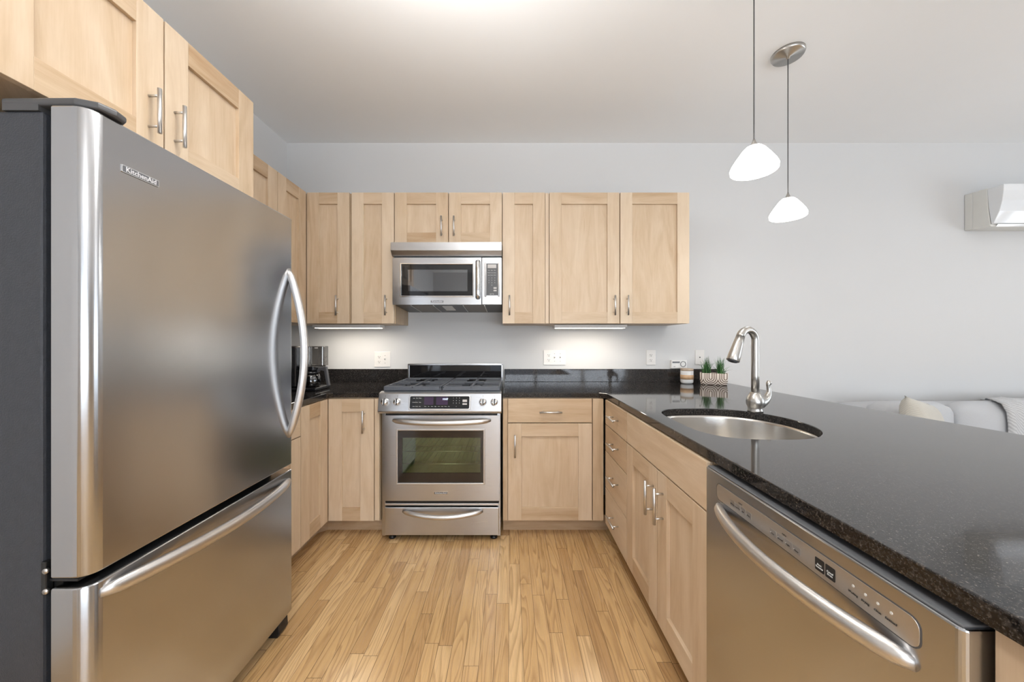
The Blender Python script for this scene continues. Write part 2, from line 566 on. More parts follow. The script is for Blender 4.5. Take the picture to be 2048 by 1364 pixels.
    def build(s, name, mats, parent=None, origin=(0, 0, 0), smooth_angle=None, recalc=True):
        if recalc:
            bmesh.ops.recalc_face_normals(s.bm, faces=s.bm.faces)
        o3 = Vector(parent['_o'] if parent is not None and '_o' in parent else origin)
        for v in s.bm.verts:
            v.co -= o3
        me = bpy.data.meshes.new(name)
        s.bm.to_mesh(me)
        s.bm.free()
        for m in (mats if isinstance(mats, (list, tuple)) else [mats]):
            me.materials.append(M[m] if isinstance(m, str) else m)
        ob = bpy.data.objects.new(name, me)
        C.objects.link(ob)
        if parent is not None:
            ob.parent = parent
            ob['_o'] = tuple(o3)
        else:
            ob.location = o3
            ob['_o'] = tuple(o3)
        return ob


def thing(name, label, cat, loc, group=None):
    o = bpy.data.objects.new(name, None)
    o.empty_display_size = 0.05
    o.location = loc
    o['_o'] = tuple(loc)
    o['label'] = label
    o['category'] = cat
    if group:
        o['group'] = group
    C.objects.link(o)
    return o


def tag(o, label, cat, group=None, kind=None):
    o['label'] = label
    o['category'] = cat
    if group:
        o['group'] = group
    if kind:
        o['kind'] = kind
    return o


def struct(o):
    o['kind'] = 'structure'
    return o


def rrect(x0, x1, y0, y1, r, n=5):
    pts = []
    for cx, cy, a0 in ((x1 - r, y1 - r, 0), (x0 + r, y1 - r, 90), (x0 + r, y0 + r, 180), (x1 - r, y0 + r, 270)):
        for k in range(n + 1):
            a = math.radians(a0 + 90 * k / n)
            pts.append((cx + r * math.cos(a), cy + r * math.sin(a)))
    return pts


# ------------------------------------------------------------------ the room
b = MB(); b.box(XL - 0.1, XR + 0.1, YF - 0.1, YB + 0.1, -0.06, 0.0)
struct(b.build('floor', 'floor'))
b = MB(); b.box(XL - 0.1, XR + 0.1, YF - 0.1, YB + 0.1, ZC, ZC + 0.08)
struct(b.build('ceiling', 'ceiling'))
b = MB(); b.box(XL - 0.1, XR + 0.1, YB, YB + 0.1, 0, ZC)
struct(b.build('wall_back', 'wall'))
b = MB(); b.box(XL - 0.1, XL, YF, YB, 0, ZC)
struct(b.build('wall_left', 'wall'))


def wall_open(b, fixed, lo, hi, o0, o1, z0, z1, axis):
    """A wall with one opening o0..o1, z0..z1; axis 'x': wall plane at constant x."""
    f0, f1 = fixed
    for (a0, a1, c0, c1) in ((lo, o0, 0, ZC), (o1, hi, 0, ZC), (o0, o1, 0, z0), (o0, o1, z1, ZC)):
        if c1 - c0 < 1e-4:
            continue
        if axis == 'x':
            b.box(f0, f1, a0, a1, c0, c1)
        else:
            b.box(a0, a1, f0, f1, c0, c1)


b = MB(); wall_open(b, (XR, XR + 0.1), YF, YB, -1.0, 1.9, 0.55, 2.45, 'x')
struct(b.build('wall_right', 'wall'))
b = MB(); wall_open(b, (YF - 0.1, YF), XL, XR, -0.6, 3.0, 0.05, 2.45, 'y')
struct(b.build('wall_front', 'wall'))
w = MB()
for y0, y1 in ((-1.0, -0.93), (-0.06, 0.0), (0.92, 0.98), (1.83, 1.9)):
    w.box(XR + 0.01, XR + 0.08, y0, y1, 0.55, 2.45, 0, 0.004)
for z0, z1 in ((0.55, 0.62), (1.48, 1.53), (2.38, 2.45)):
    w.box(XR + 0.015, XR + 0.075, -0.95, 1.85, z0, z1, 0, 0.004)
wf = struct(w.build('window_1', 'white_metal'))
w = MB(); w.box(XR + 0.040, XR + 0.046, -0.95, 1.85, 0.6, 2.4)
w.build('pane', 'pane', wf)
w = MB()
for x0, x1 in ((-0.6, -0.52), (0.60, 0.68), (1.80, 1.88), (2.92, 3.0)):
    w.box(x0, x1, YF - 0.08, YF - 0.01, 0.05, 2.45, 0, 0.004)
for z0, z1 in ((0.05, 0.13), (2.37, 2.45)):
    w.box(-0.55, 2.95, YF - 0.075, YF - 0.015, z0, z1, 0, 0.004)
wf = struct(w.build('window_2', 'white_metal'))
w = MB(); w.box(-0.55, 2.95, YF - 0.050, YF - 0.044, 0.1, 2.4)
w.build('pane', 'pane', wf)


# ------------------------------------------------------------------ cabinets
def tf_back(yf):        # local (u, w, z): u along +X, w out of the face towards the viewer
    return lambda c: Vector((c.x, yf - c.y, c.z))


def tf_left(xf):        # faces +X, u along +Y
    return lambda c: Vector((xf + c.y, c.x, c.z))


def tf_right(xf):       # faces -X, u along +Y
    return lambda c: Vector((xf - c.y, c.x, c.z))


def bar_handle(parent, tf, u, z, length, way, w0=0.0):
    """Round bar on two posts; w0 = face it is screwed to."""
    h = MB(tf)
    hl = length / 2
    off, r, pr, sp = w0 + 0.034, 0.006, 0.0042, 0.048
    if way == 'v':
        h.cyl((u, off, z - hl), (u, off, z + hl), r, seg=14)
        for d in (-sp, sp):
            h.cyl((u, w0 - 0.001, z + d), (u, off, z + d), pr, seg=10)
    else:
        h.cyl((u - hl, off, z), (u + hl, off, z), r, seg=14)
        for d in (-sp, sp):
            h.cyl((u + d, w0 - 0.001, z), (u + d, off, z), pr, seg=10)
    o = h.build('handle', 'satin', parent)
    o['label'] = 'brushed steel bar handle'
    return o


T = 0.020


def shaker_door(parent, tf, u0, u1, z0, z1, handle=None, st=0.085, name='door', uaxis=0):
    d = MB(tf)
    bv = 0.0012
    d.box(u0, u0 + st, 0, T, z0, z1, 0, bv, 2, tone=random.uniform(0.05, 0.6))
    d.box(u1 - st, u1, 0, T, z0, z1, 0, bv, 2, tone=random.uniform(0.05, 0.6))
    d.box(u0 + st, u1 - st, 0, T - 0.0004, z1 - st + 0.004, z1, 0, bv, 0, tone=random.uniform(0.45, 1.05))
    d.box(u0 + st, u1 - st, 0, T - 0.0004, z0, z0 + st - 0.004, 0, bv, 0, tone=random.uniform(0.35, 1.0))
    door = d.build(name, 'maple', parent)
    p = MB(tf)
    p.box(u0 + st - 0.006, u1 - st + 0.006, 0.001, 0.0065, z0 + st - 0.012, z1 - st + 0.012, 0, 0, 2, tone=random.uniform(0.25, 0.6))
    p.build('panel', 'maple', door)
    if handle:
        bar_handle(door, tf, handle[0], handle[1], 0.14, 'v', T)
    return door


def slab_front(parent, tf, u0, u1, z0, z1, handle=None, name='drawer'):
    d = MB(tf)
    d.box(u0, u1, 0, T, z0, z1, 0, 0.0015, 0)
    o = d.build(name, 'maple', parent)
    if handle:
        bar_handle(o, tf, handle[0], handle[1], 0.14, 'h', T)
    return o


def carcass(parent, tf, u0, u1, depth, z0, z1, name='body'):
    c = MB(tf)
    c.box(u0, u1, -depth, -0.0015, z0, z1, 0, 0.001, 2, tone=0.75)
    return c.build(name, 'maple', parent)


def toe(parent, tf, u0, u1, depth=0.092, d2=0.55):
    c = MB(tf)
    c.box(u0, u1, -d2, -depth, 0.0, 0.098, 0, 0, 0, tone=0.8)
    return c.build('toe_kick', 'maple', parent)


ZT, ZB = 2.292, 1.364
YU = 2.57            # upper carcass front (back run); doors stand 20 mm proud of it
GU = 'maple wall cabinets'
GB = 'maple base cabinets'
tb = tf_back(YU)
DU = YB - 0.003 - YU
tl = tf_left(-1.465)
DL = 1.465 - 1.797 + 0.0


def upper_bottom(parent, tf, u0, u1, depth):
    """Recessed pale underside of a wall cabinet."""
    c = MB(tf)
    c.box(u0, u1, -depth, -0.0015, ZB - 0.006, ZB + 0.001, 0, 0, 0, tone=0.3)
    return c.build('bottom_panel', 'maple', parent)


# corner wall cabinet (L shaped): one narrow door on each wall, hinged together
k = thing('corner_wall_cabinet', 'L-shaped corner maple wall cabinet with two narrow doors above the coffee maker', 'cabinet', (-1.6, 2.7, ZB), GU)
cb = MB()
cb.prism([(-1.797, 2.237), (-1.4665, 2.237), (-1.4665, YU + 0.0015), (-1.137, YU + 0.0015), (-1.137, 2.897), (-1.797, 2.897)], 'xy', ZB, ZT, 0, 0, 2, tone=0.7)
cb.build('body', 'maple', k)
shaker_door(k, tb, -1.443, -1.142, ZB, ZT, (-1.222, 1.490))
shaker_door(k, tl, 2.237, 2.545, ZB, ZT)
# single door next to it, left of the microwave
k = thing('wall_cabinet', 'single-door maple wall cabinet hanging directly left of the microwave', 'cabinet', (-0.975, 2.73, ZB), GU)
carcass(k, tb, -1.134, -0.823, DU, ZB, ZT)
shaker_door(k, tb, -1.126, -0.826, ZB, ZT, (-0.878, 1.490))
# short cabinet over the microwave
k = thing('wall_cabinet', 'short two-door maple wall cabinet directly above the microwave', 'cabinet', (-0.44, 2.73, 1.925), GU)
carcass(k, tb, -0.821, -0.0585, DU, 1.925, ZT)
shaker_door(k, tb, -0.820, -0.4425, 1.928, ZT, (-0.485, 2.046))
shaker_door(k, tb, -0.4355, -0.0605, 1.928, ZT, (-0.397, 2.046))
# right of the microwave
k = thing('wall_cabinet', 'narrow single-door maple wall cabinet directly right of the microwave', 'cabinet', (0.1, 2.73, ZB), GU)
carcass(k, tb, -0.0565, 0.274, DU, ZB, ZT)
shaker_door(k, tb, -0.0555, 0.2444, ZB, ZT, (-0.007, 1.490))
c = MB(tb); c.box(0.2475, 0.273, -0.0015, 0.012, ZB, ZT, 0, 0.001, 2); c.build('filler_strip', 'maple', k)
k = thing('wall_cabinet', 'wide two-door maple wall cabinet ending the row above the three-gang plate', 'cabinet', (0.77, 2.73, ZB), GU)
carcass(k, tb, 0.2755, 1.268, DU, ZB, ZT)
shaker_door(k, tb, 0.2765, 0.7715, ZB, ZT, (0.733, 1.490))
shaker_door(k, tb, 0.7785, 1.2675, ZB, ZT, (0.825, 1.490))
# left wall, between the fridge cabinet and the corner
k = thing('wall_cabinet', 'maple wall cabinet on the left wall half hidden behind the refrigerator', 'cabinet', (-1.63, 1.92, ZB), GU)
carcass(k, tl, 1.600, 2.2345, 0.331, ZB, ZT)
shaker_door(k, tl, 1.922, 2.2315, ZB, ZT)
shaker_door(k, tl, 1.604, 1.917, ZB, ZT)
# over the fridge
tof = tf_left(-1.155)
k = thing('wall_cabinet', 'deep two-door maple cabinet above the stainless refrigerator', 'cabinet', (-1.47, 1.18, 1.838), GU)
carcass(k, tof, 0.772, 1.592, 0.641, 1.856, ZT)
shaker_door(k, tof, 0.773, 1.178, 1.838, ZT, (1.130, 1.962))
shaker_door(k, tof, 1.184, 1.590, 1.838, ZT, (1.217, 1.964))

# base cabinets, back run
YBF = 2.28
tbb = tf_back(YBF)
DBB = 0.605
ZK, ZTB = 0.100, 0.8825
k = thing('corner_base_cabinet', 'L-shaped corner maple base cabinet with two tall narrow doors, left of the range', 'cabinet', (-1.4, 2.5, 0), GB)
cb = MB()
cb.prism([(-1.797, 1.968), (-1.1675, 1.968), (-1.1675, YBF + 0.0015), (-0.8235, YBF + 0.0015), (-0.8235, 2.885), (-1.797, 2.885)], 'xy', ZK, ZTB, 0, 0, 2, tone=0.75)
cb.build('body', 'maple', k)
tlb = tf_left(-1.166)
shaker_door(k, tbb, -1.1435, -0.8585, 0.110, 0.876, (-0.9166, 0.738))
shaker_door(k, tlb, 1.970, 2.257, 0.110, 0.876)
c = MB(tbb); c.box(-0.8545, -0.8245, 0, 0.014, 0.110, 0.876, 0, 0.001, 2); c.build('filler_strip', 'maple', k)
cb = MB()
cb.prism([(-1.797, 1.968), (-1.245, 1.968), (-1.245, 2.32), (-1.20, 2.365), (-0.8235, 2.365), (-0.8235, 2.8), (-1.797, 2.8)], 'xy', 0, 0.0985, 0, 0, 0, tone=0.8)
cb.build('toe_kick', 'maple', k)
k = thing('base_cabinet', 'maple base cabinet with one drawer over a door beside the refrigerator, mostly hidden', 'cabinet', (-1.47, 1.78, 0), GB)
carcass(k, tlb, 1.602, 1.9665, 0.629, ZK, ZTB)
slab_front(k, tlb, 1.604, 1.9655, 0.722, 0.876, (1.79, 0.803))
shaker_door(k, tlb, 1.604, 1.9655, 0.110, 0.716, (1.66, 0.60))
toe(k, tlb, 1.602, 1.9665, 0.080, 0.62)
k = thing('base_cabinet', 'maple base cabinet with one drawer over one square door, right of the range', 'cabinet', (0.25, 2.58, 0), GB)
carcass(k, tbb, -0.0475, 0.584, DBB, ZK, ZTB)
c = MB(tbb); c.box(-0.0475, -0.0185, 0, 0.012, 0.110, 0.876, 0, 0.001, 2); c.build('filler_strip', 'maple', k)
slab_front(k, tbb, -0.0157, 0.5116, 0.728, 0.878, (0.250, 0.797))
shaker_door(k, tbb, -0.0157, 0.5116, 0.113, 0.722, (0.0283, 0.587))
c = MB(tbb); c.box(0.517, 0.584, 0, T, 0.113, 0.878, 0, 0.001, 2); c.build('filler_strip', 'maple', k)
toe(k, tbb, -0.0475, 0.64, 0.085, 0.55)
# right run (peninsula)
XF = 0.610
tr = tf_right(XF)
k = thing('drawer_base_cabinet', 'bank of four stacked maple drawers at the far end of the peninsula', 'cabinet', (0.9, 2.05, 0), GB)
carcass(k, tr, 1.8305, 2.2775, 0.62, ZK, ZTB)
for z0, z1, zh in ((0.727, 0.876, 0.802), (0.564, 0.7225, 0.645), (0.338, 0.5595, 0.450), (0.110, 0.3335, 0.222)):
    slab_front(k, tr, 1.8335, 2.238, z0, z1, (2.022, zh))
toe(k, tr, 1.8305, 2.2775, 0.085, 0.6)
k = thing('sink_base_cabinet', 'maple sink cabinet with two doors between the drawer bank and the dishwasher', 'cabinet', (0.9, 1.455, 0), GB)
c = MB(tr)
for u0, u1 in ((1.0815, 1.0995), (1.8115, 1.8285)):
    c.box(u0, u1, -0.62, -0.0015, ZK, ZTB, 0, 0.001, 2, tone=0.75)
c.box(1.0995, 1.8115, -0.62, -0.0015, ZK, ZK + 0.018, 0, 0, 0, tone=0.75)
c.box(1.0995, 1.8115, -0.62, -0.608, ZK + 0.018, ZTB, 0, 0, 2, tone=0.75)
c.box(1.0995, 1.8115, -0.02, -0.0015, ZK + 0.018, ZTB, 0, 0, 2, tone=0.75)
c.build('body', 'maple', k)
slab_front(k, tr, 1.0835, 1.8265, 0.7285, 0.876, name='false_front')
shaker_door(k, tr, 1.453, 1.8265, 0.110, 0.7225, (1.4855, 0.594))
shaker_door(k, tr, 1.0835, 1.447, 0.110, 0.7225, (1.392, 0.600))
toe(k, tr, 1.0815, 1.8285, 0.085, 0.6)
# end of the peninsula and its back
c = MB()
c.box(0.6135, 1.25, 0.300, 0.4560, 0, ZTB, 0, 0.001, 2)
pe = c.build('end_panel', 'maple', None, (0.9, 0.38, 0))
tag(pe, 'maple end panel of the peninsula at the near side of the dishwasher', 'end panel')
c = MB(); c.box(1.255, 1.345, 0.300, 2.896, 0, ZTB, 0, 0.001, 1)
kw = struct(c.build('wall_peninsula', 'wall'))


# ------------------------------------------------------------------ worktops
def slab(outline, hole, z0, z1, name, parent, bev=0.003):
    t = bmesh.new()
    loops = []
    for pts in [outline] + ([hole] if hole else []):
        vs_ = [t.verts.new((x, y, z1)) for x, y in pts]
        loops.append([t.edges.new((vs_[i], vs_[(i + 1) % len(vs_)])) for i in range(len(vs_))])
    bmesh.ops.triangle_fill(t, use_beauty=True, use_dissolve=False, edges=[e for l in loops for e in l])
    top = list(t.faces)
    r = bmesh.ops.extrude_face_region(t, geom=top)
    for v in [g for g in r['geom'] if isinstance(g, bmesh.types.BMVert)]:
        v.co.z = z0
    for f in top:
        f.select = False
    bmesh.ops.recalc_face_normals(t, faces=t.faces)
    es = [e for e in t.edges if all(abs(v.co.z - z1) < 1e-6 for v in e.verts) and len(e.link_faces) == 2
          and abs(e.link_faces[0].normal.z - e.link_faces[1].normal.z) > 0.5]
    bmesh.ops.bevel(t, geom=es, offset=bev, segments=2, profile=0.5, affect='EDGES')
    m = MB()
    m.take(t, 0)
    return m.build(name, 'granite', parent)


ZC0, ZC1 = 0.8840, 0.9140
SX, SY, SA, SB = 0.922, 1.465, 0.247, 0.273


def oval(a, bb, n=64):
    out = []
    for i in range(n):
        th = 2 * PI * i / n
        c_, s_ = math.cos(th), math.sin(th)
        e = 2.1 if c_ > 0 else 3.6
        out.append((SX + a * math.copysign(abs(c_) ** (2 / e), c_), SY + bb * math.copysign(abs(s_) ** (2 / e), s_)))
    return out


k = thing('peninsula_countertop', 'polished black speckled granite countertop of the peninsula with oval sink cutout', 'countertop', (0.9, 1.6, ZC0))
bar_edge = [(1.835, 0.26), (1.805, 0.80), (1.780, 1.249), (1.745, 1.60), (1.722, 1.833), (1.703, 2.20), (1.690, 2.55), (1.685, 2.897)]
slab([(-0.048, 2.265), (0.557, 2.265), (0.5975, 2.226), (0.5975, 0.26)] + bar_edge + [(-0.048, 2.897)], oval(SA, SB), ZC0, ZC1, 'slab', k)
bs = MB(); bs.box(-0.048, 1.683, 2.877, 2.897, ZC1 + 0.0005, 1.016, 0, 0.0015)
bs.build('backsplash', 'granite', k)
k = thing('corner_countertop', 'polished black granite countertop in the left corner under the coffee maker', 'countertop', (-1.4, 2.4, ZC0))
slab([(-1.797, 1.602), (-1.1465, 1.602), (-1.1465, 2.238), (-1.118, 2.265), (-0.822, 2.265), (-0.822, 2.897), (-1.797, 2.897)], None, ZC0, ZC1, 'slab', k)
bs = MB(); bs.box(-1.775, -0.822, 2.877, 2.897, ZC1 + 0.0005, 1.016, 0, 0.0015)
bs.box(-1.797, -1.777, 1.602, 2.897, ZC1 + 0.0005, 1.016, 0, 0.0015)
bs.build('backsplash', 'granite', k)

# sink bowl hung under the cutout
k = thing('kitchen_sink', 'oval stainless undermount sink set into the black peninsula countertop', 'sink', (SX, SY, 0.70))
s = MB()
prof = [(1.055, 0.8825), (1.004, 0.8825), (0.995, 0.870), (0.985, 0.78), (0.955, 0.735), (0.88, 0.708), (0.70, 0.698), (0.14, 0.692)]
back = [(0.14, 0.690), (0.70, 0.695), (0.885, 0.705), (0.965, 0.732), (0.995, 0.78), (1.006, 0.8795), (1.055, 0.8795)]
rr = []
for f_, z in prof + back:
    rr.append([(x, y, z) for x, y in [(SX + (px - SX) * f_, SY + (py - SY) * f_) for px, py in oval(SA, SB)]])
rr.append(rr[0])
s.rings(rr, 0, True, (False, False))
s.build('bowl', 'sink', k)
s = MB(); s.lathe([(0.0, 0.690), (0.036, 0.690), (0.042, 0.695), (0.036, 0.698), (0.028, 0.694), (0.0, 0.692)], (SX, SY, 0), 0, 20, True, (False, False))
s.build('drain', 'chrome', k)

# faucet
fx, fy = 1.132, 1.665
k = thing('faucet', 'brushed nickel gooseneck faucet standing behind the oval sink', 'faucet', (fx, fy, ZC1))
s = MB()
s.lathe([(0.0, 0.0005), (0.031, 0.0005), (0.032, 0.006), (0.029, 0.012), (0.031, 0.022), (0.036, 0.036), (0.037, 0.050), (0.033, 0.066), (0.025, 0.080), (0.0195, 0.090), (0.0, 0.090)], (fx, fy, ZC1), 0, 28, True, (False, False))
s.build('base', 'nickel', k)
dirv = Vector((-0.95, -0.31, 0)).normalized()
R = 0.047
zc = 1.291 - R
neck_pts = [(fx, fy, ZC1 + 0.088), (fx, fy, 1.08), (fx, fy, 1.16), (fx, fy, zc - 0.02)]
for i in range(0, 15):
    a = math.radians(163) * i / 14
    neck_pts.append((fx + dirv.x * R * (1 - math.cos(a)), fy + dirv.y * R * (1 - math.cos(a)), zc + R * math.sin(a)))
p_end = Vector(neck_pts[-1])
dn = (p_end - Vector(neck_pts[-2])).normalized()
s = MB(); s.tube(neck_pts, [0.0165] * 14 + [0.0166, 0.0168, 0.0172, 0.0176, 0.0180], 0, 20)
s.build('neck', 'nickel', k)
s = MB()
s.tube([p_end, p_end + dn * 0.03, p_end + dn * 0.06, p_end + dn * 0.09, p_end + dn * 0.114, p_end + dn * 0.116], [0.0181, 0.0205, 0.0230, 0.0255, 0.0272, 0.0262], 0, 22)
hd = s.build('spray_head', 'nickel', k)
s = MB(); s.tube([p_end + dn * 0.1162, p_end + dn * 0.1200], [0.022, 0.020], 0, 18); s.build('aerator', 'charcoal', hd)
s = MB()
hdv = Vector((0.97, 0.24, 0)).normalized()
o3 = Vector((fx, fy, ZC1))
pts = [o3 + hdv * a_ + Vector((0, 0, z_)) for a_, z_ in ((0.005, 0.046), (0.030, 0.042), (0.052, 0.050), (0.069, 0.062), (0.078, 0.078), (0.080, 0.095), (0.077, 0.110), (0.075, 0.120), (0.077, 0.127), (0.082, 0.132), (0.086, 0.133))]
s.tube(pts, [0.033, 0.029, 0.022, 0.0165, 0.0125, 0.0095, 0.0080, 0.0085, 0.0110, 0.0115, 0.0080], 0, 18)
s.build('lever_handle', 'nickel', k)


# ------------------------------------------------------------------ refrigerator
FX = -0.951            # door faces
FN, FFAR = 0.808, 1.574
k = thing('refrigerator', 'tall stainless bottom-freezer refrigerator with charcoal side', 'refrigerator', (-1.35, 1.19, 0))
s = MB(); s.box(-1.775, -1.060, FN + 0.008, FFAR - 0.008, 0.035, 1.762, 0, 0.006)
s.build('body', 'fridge_side', k)
s = MB(); s.box(-1.060, -1.031, FN + 0.022, FFAR - 0.022, 0.08, 1.755)
s.build('gasket', 'rubber', k)


def fridge_door(z0, z1, name):
    x0 = -1.031
    pts = [(x0, FN), ]
    r = 0.032
    for i in range(7):
        a = math.radians(-90 + 90 * i / 6)
        pts.append((FX - r + r * math.cos(a), FN + r + r * math.sin(a)))
    r2 = 0.014
    for i in range(5):
        a = math.radians(90 * i / 4)
        pts.append((FX - r2 + r2 * math.cos(a), FFAR - r2 + r2 * math.sin(a)))
    pts.append((x0, FFAR))
    d = MB()
    d.prism(pts, 'xy', z0, z1, 0, 0.004, 2)
    o = d.build(name, 'steel_door', k)
    for f in o.data.polygons:
        f.use_smooth = abs(f.normal.z) < 0.3 and 0.02 < abs(f.normal.y) < 0.98
    return o


def bow_handle(parent, p0, p1, out, depth, a, bb, up, mat='satin', n=24, name='handle', sag=(0, 0, 0), power=0.8):
    """Bowed appliance handle from p0 to p1 standing out along out; a = half thickness across, bb = half height along up."""
    p0, p1, out, sag = Vector(p0), Vector(p1), Vector(out), Vector(sag)
    path, fl = [], []
    for i in range(n + 1):
        t = i / n
        q = math.sin(PI * t) ** power
        path.append(p0.lerp(p1, t) + out * (depth * q) + sag * math.sin(PI * t))
        q_ = min(t, 1 - t)
        e = min(1.0, 0.82 + 2.0 * q_) * (1.0 if q_ > 0 else 0.72)
        fl.append((a * e, bb * e))
    h = MB()
    h.tube(path, None, 0, 16, fl, up)
    return h.build(name, mat, parent)


fd = fridge_door(0.706, 1.770, 'refrigerator_door')
fz = fridge_door(0.072, 0.684, 'freezer_drawer')
bow_handle(fd, (FX - 0.004, 1.545, 0.828), (FX - 0.004, 1.545, 1.548), (1, 0, 0), 0.070, 0.013, 0.016, (1, 0, 0), power=0.85)
bow_handle(fz, (FX - 0.002, 0.836, 0.655), (FX - 0.002, 1.548, 0.640), (1, 0, 0), 0.058, 0.013, 0.019, (0, 0, 1), power=0.8)


def badge(parent, o, xd, yd, w, h, size, big=True):
    """Small metal nameplate with raised lettering; o = centre on the face."""
    o, x, y = Vector(o), Vector(xd), Vector(yd)
    z = x.cross(y)
    tf = lambda c: o + x * c.x + y * c.y + z * c.z
    p = MB(tf)
    p.prism(rrect(-w / 2, w / 2, -h / 2, h / 2, h * 0.15), 'xy', 0, 0.0022, 0, 0.0004)
    p.prism(rrect(-w / 2 + h * 0.13, w / 2 - h * 0.13, -h / 2 + h * 0.14, h / 2 - h * 0.14, h * 0.06), 'xy', 0.0021, 0.0026, 1)
    bo = p.build('badge', ['chrome', 'badge'], parent)
    t = MB()
    t.text('KitchenAid', size * 1.14, o + z * 0.0027, x, y, 0, bold=0.0002 if big else 0.0)
    t.build('lettering', 'lettering', bo)
    return bo


badge(fd, (FX, 0.926, 1.6635), (0, 1, 0), (0, 0, 1), 0.094, 0.0185, 0.0150)
# hinge cover on the top, near corner
s = MB()
cov = [(-1.160, FN + 0.003), (-0.990, FN + 0.003), (-0.950, FN + 0.020), (-0.936, FN + 0.045), (-0.935, FN + 0.075), (-0.960, FN + 0.10), (-1.06, FN + 0.14), (-1.20, FN + 0.15)]
s.prism([(-1.150, FN + 0.006), (-0.985, FN + 0.004), (-0.948, FN + 0.020), (-0.938, FN + 0.050), (-0.945, FN + 0.078), (-0.975, FN + 0.095), (-1.15, FN + 0.11)], 'xy', 1.7735, 1.7915, 0, 0.006, 2, False, None, 3)
s.prism([(-1.150, FN + 0.0062), (-1.068, FN + 0.0062), (-1.068, FN + 0.11), (-1.15, FN + 0.11)], 'xy', 1.7622, 1.7850, 0)
s.build('hinge_cover', 'charcoal', k)
# hinge between the doors
s = MB()
s.box(-1.062, -0.985, FN + 0.012, FN + 0.055, 0.6915, 0.6985, 0, 0.002)
s.box(-1.063, -1.050, FN + 0.006, FN + 0.020, 0.665, 0.740, 0, 0.002)
s.cyl((-1.046, FN + 0.006, 0.722), (-1.046, FN + 0.000, 0.722), 0.006, mat=1, seg=10)
s.cyl((-1.046, FN + 0.006, 0.676), (-1.046, FN + 0.000, 0.676), 0.006, mat=1, seg=10)
s.build('hinge', ['black', 'satin'], k)
s = MB(); s.box(-1.70, -1.02, FN + 0.02, FFAR - 0.02, 0.012, 0.0345); s.build('base_grille', 'black', k)
for yy in (FN + 0.05, FFAR - 0.045):
    s = MB(); s.prism([(-1.06, 0.0), (-0.972, 0.0), (-0.962, 0.018), (-0.964, 0.055), (-0.99, 0.066), (-1.06, 0.066)], 'xz', yy - 0.03, yy + 0.03, 0, 0.004)
    s.build('foot', 'black', k)


# ------------------------------------------------------------------ range
k = thing('gas_range', 'stainless slide-in gas range with oven window between the maple base cabinets', 'range', (-0.435, 2.55, 0))
RX0, RX1 = -0.805, -0.062
s = MB()
s.box(RX0, RX0 + 0.022, 2.255, 2.86, 0.02, 0.912, 0, 0.002)
s.box(RX1 - 0.022, RX1, 2.255, 2.86, 0.02, 0.912, 0, 0.002)
s.box(RX0 + 0.022, RX1 - 0.022, 2.80, 2.86, 0.02, 0.912, 1)
s.box(RX0 + 0.022, RX1 - 0.022, 2.285, 2.80, 0.035, 0.215, 1)
s.box(RX0 + 0.022, RX1 - 0.022, 2.262, 2.80, 0.760, 0.912, 1)
s.build('body', ['steel', 'black'], k)
s = MB()
s.box(RX0, RX1, 2.262, 2.855, 0.9122, 0.926, 0, 0.003)
ct = s.build('cooktop', 'enamel', k)
for cx, cy, r in ((-0.63, 2.40, 0.045), (-0.63, 2.66, 0.038), (-0.235, 2.40, 0.040), (-0.235, 2.66, 0.045)):
    s = MB()
    s.lathe([(0, 0), (r + 0.012, 0), (r + 0.010, 0.005), (r, 0.006), (r, 0.012), (r - 0.006, 0.016), (0, 0.016)], (cx, cy, 0.926), 0, 20, True, (False, False))
    s.build('burner', 'iron', ct)
for gx0, gx1 in ((-0.800, -0.438), (-0.430, -0.066)):
    s = MB()
    z0, z1, wd = 0.940, 0.954, 0.013
    y0, y1 = 2.270, 2.815
    s.box(gx0, gx1, y0, y0 + 0.016, 0.9262, z1, 0, 0.004)
    s.box(gx0, gx1, y1 - wd, y1, z0, z1, 0, 0.003)
    s.box(gx0, gx0 + wd, y0, y1, z0, z1, 0, 0.003)
    s.box(gx1 - wd, gx1, y0, y1, z0, z1, 0, 0.003)
    xm = (gx0 + gx1) / 2
    s.box(xm - wd / 2, xm + wd / 2, y0, y1, z0, z1, 0, 0.003)
    ym = (y0 + y1) / 2
    s.box(gx0, gx1, ym - wd / 2, ym + wd / 2, z0, z1, 0, 0.003)
    for yc in (y0 + 0.075, ym - 0.075, ym + 0.075, y1 - 0.075):
        s.box(gx0, gx0 + 0.115, yc - 0.005, yc + 0.005, z0 + 0.002, z1, 0, 0.002)
        s.box(gx1 - 0.115, gx1, yc - 0.005, yc + 0.005, z0 + 0.002, z1, 0, 0.002)
    for cx in (gx0 + wd / 2, gx1 - wd / 2):
        for cy in (y1 - 0.012, ym):
            s.box(cx - 0.006, cx + 0.006, cy - 0.006, cy + 0.006, 0.9262, z0 + 0.002)
    s.build('grate', 'iron', k)
# backguard
s = MB()
s.box(-0.814, -0.060, 2.860, 2.874, 0.90, 1.061, 0, 0.004)
s.box(-0.814, -0.800, 2.852, 2.862, 0.926, 1.061, 0, 0.003)
s.box(-0.074, -0.060, 2.852, 2.862, 0.926, 1.061, 0, 0.003)
s.box(-0.814, -0.060, 2.852, 2.862, 1.045, 1.061, 0, 0.004)
bg = s.build('backguard', 'steel', k)
s = MB(); s.box(-0.800, -0.074, 2.8555, 2.862, 0.926, 1.046); s.build('glass_panel', 'black_glass', bg)
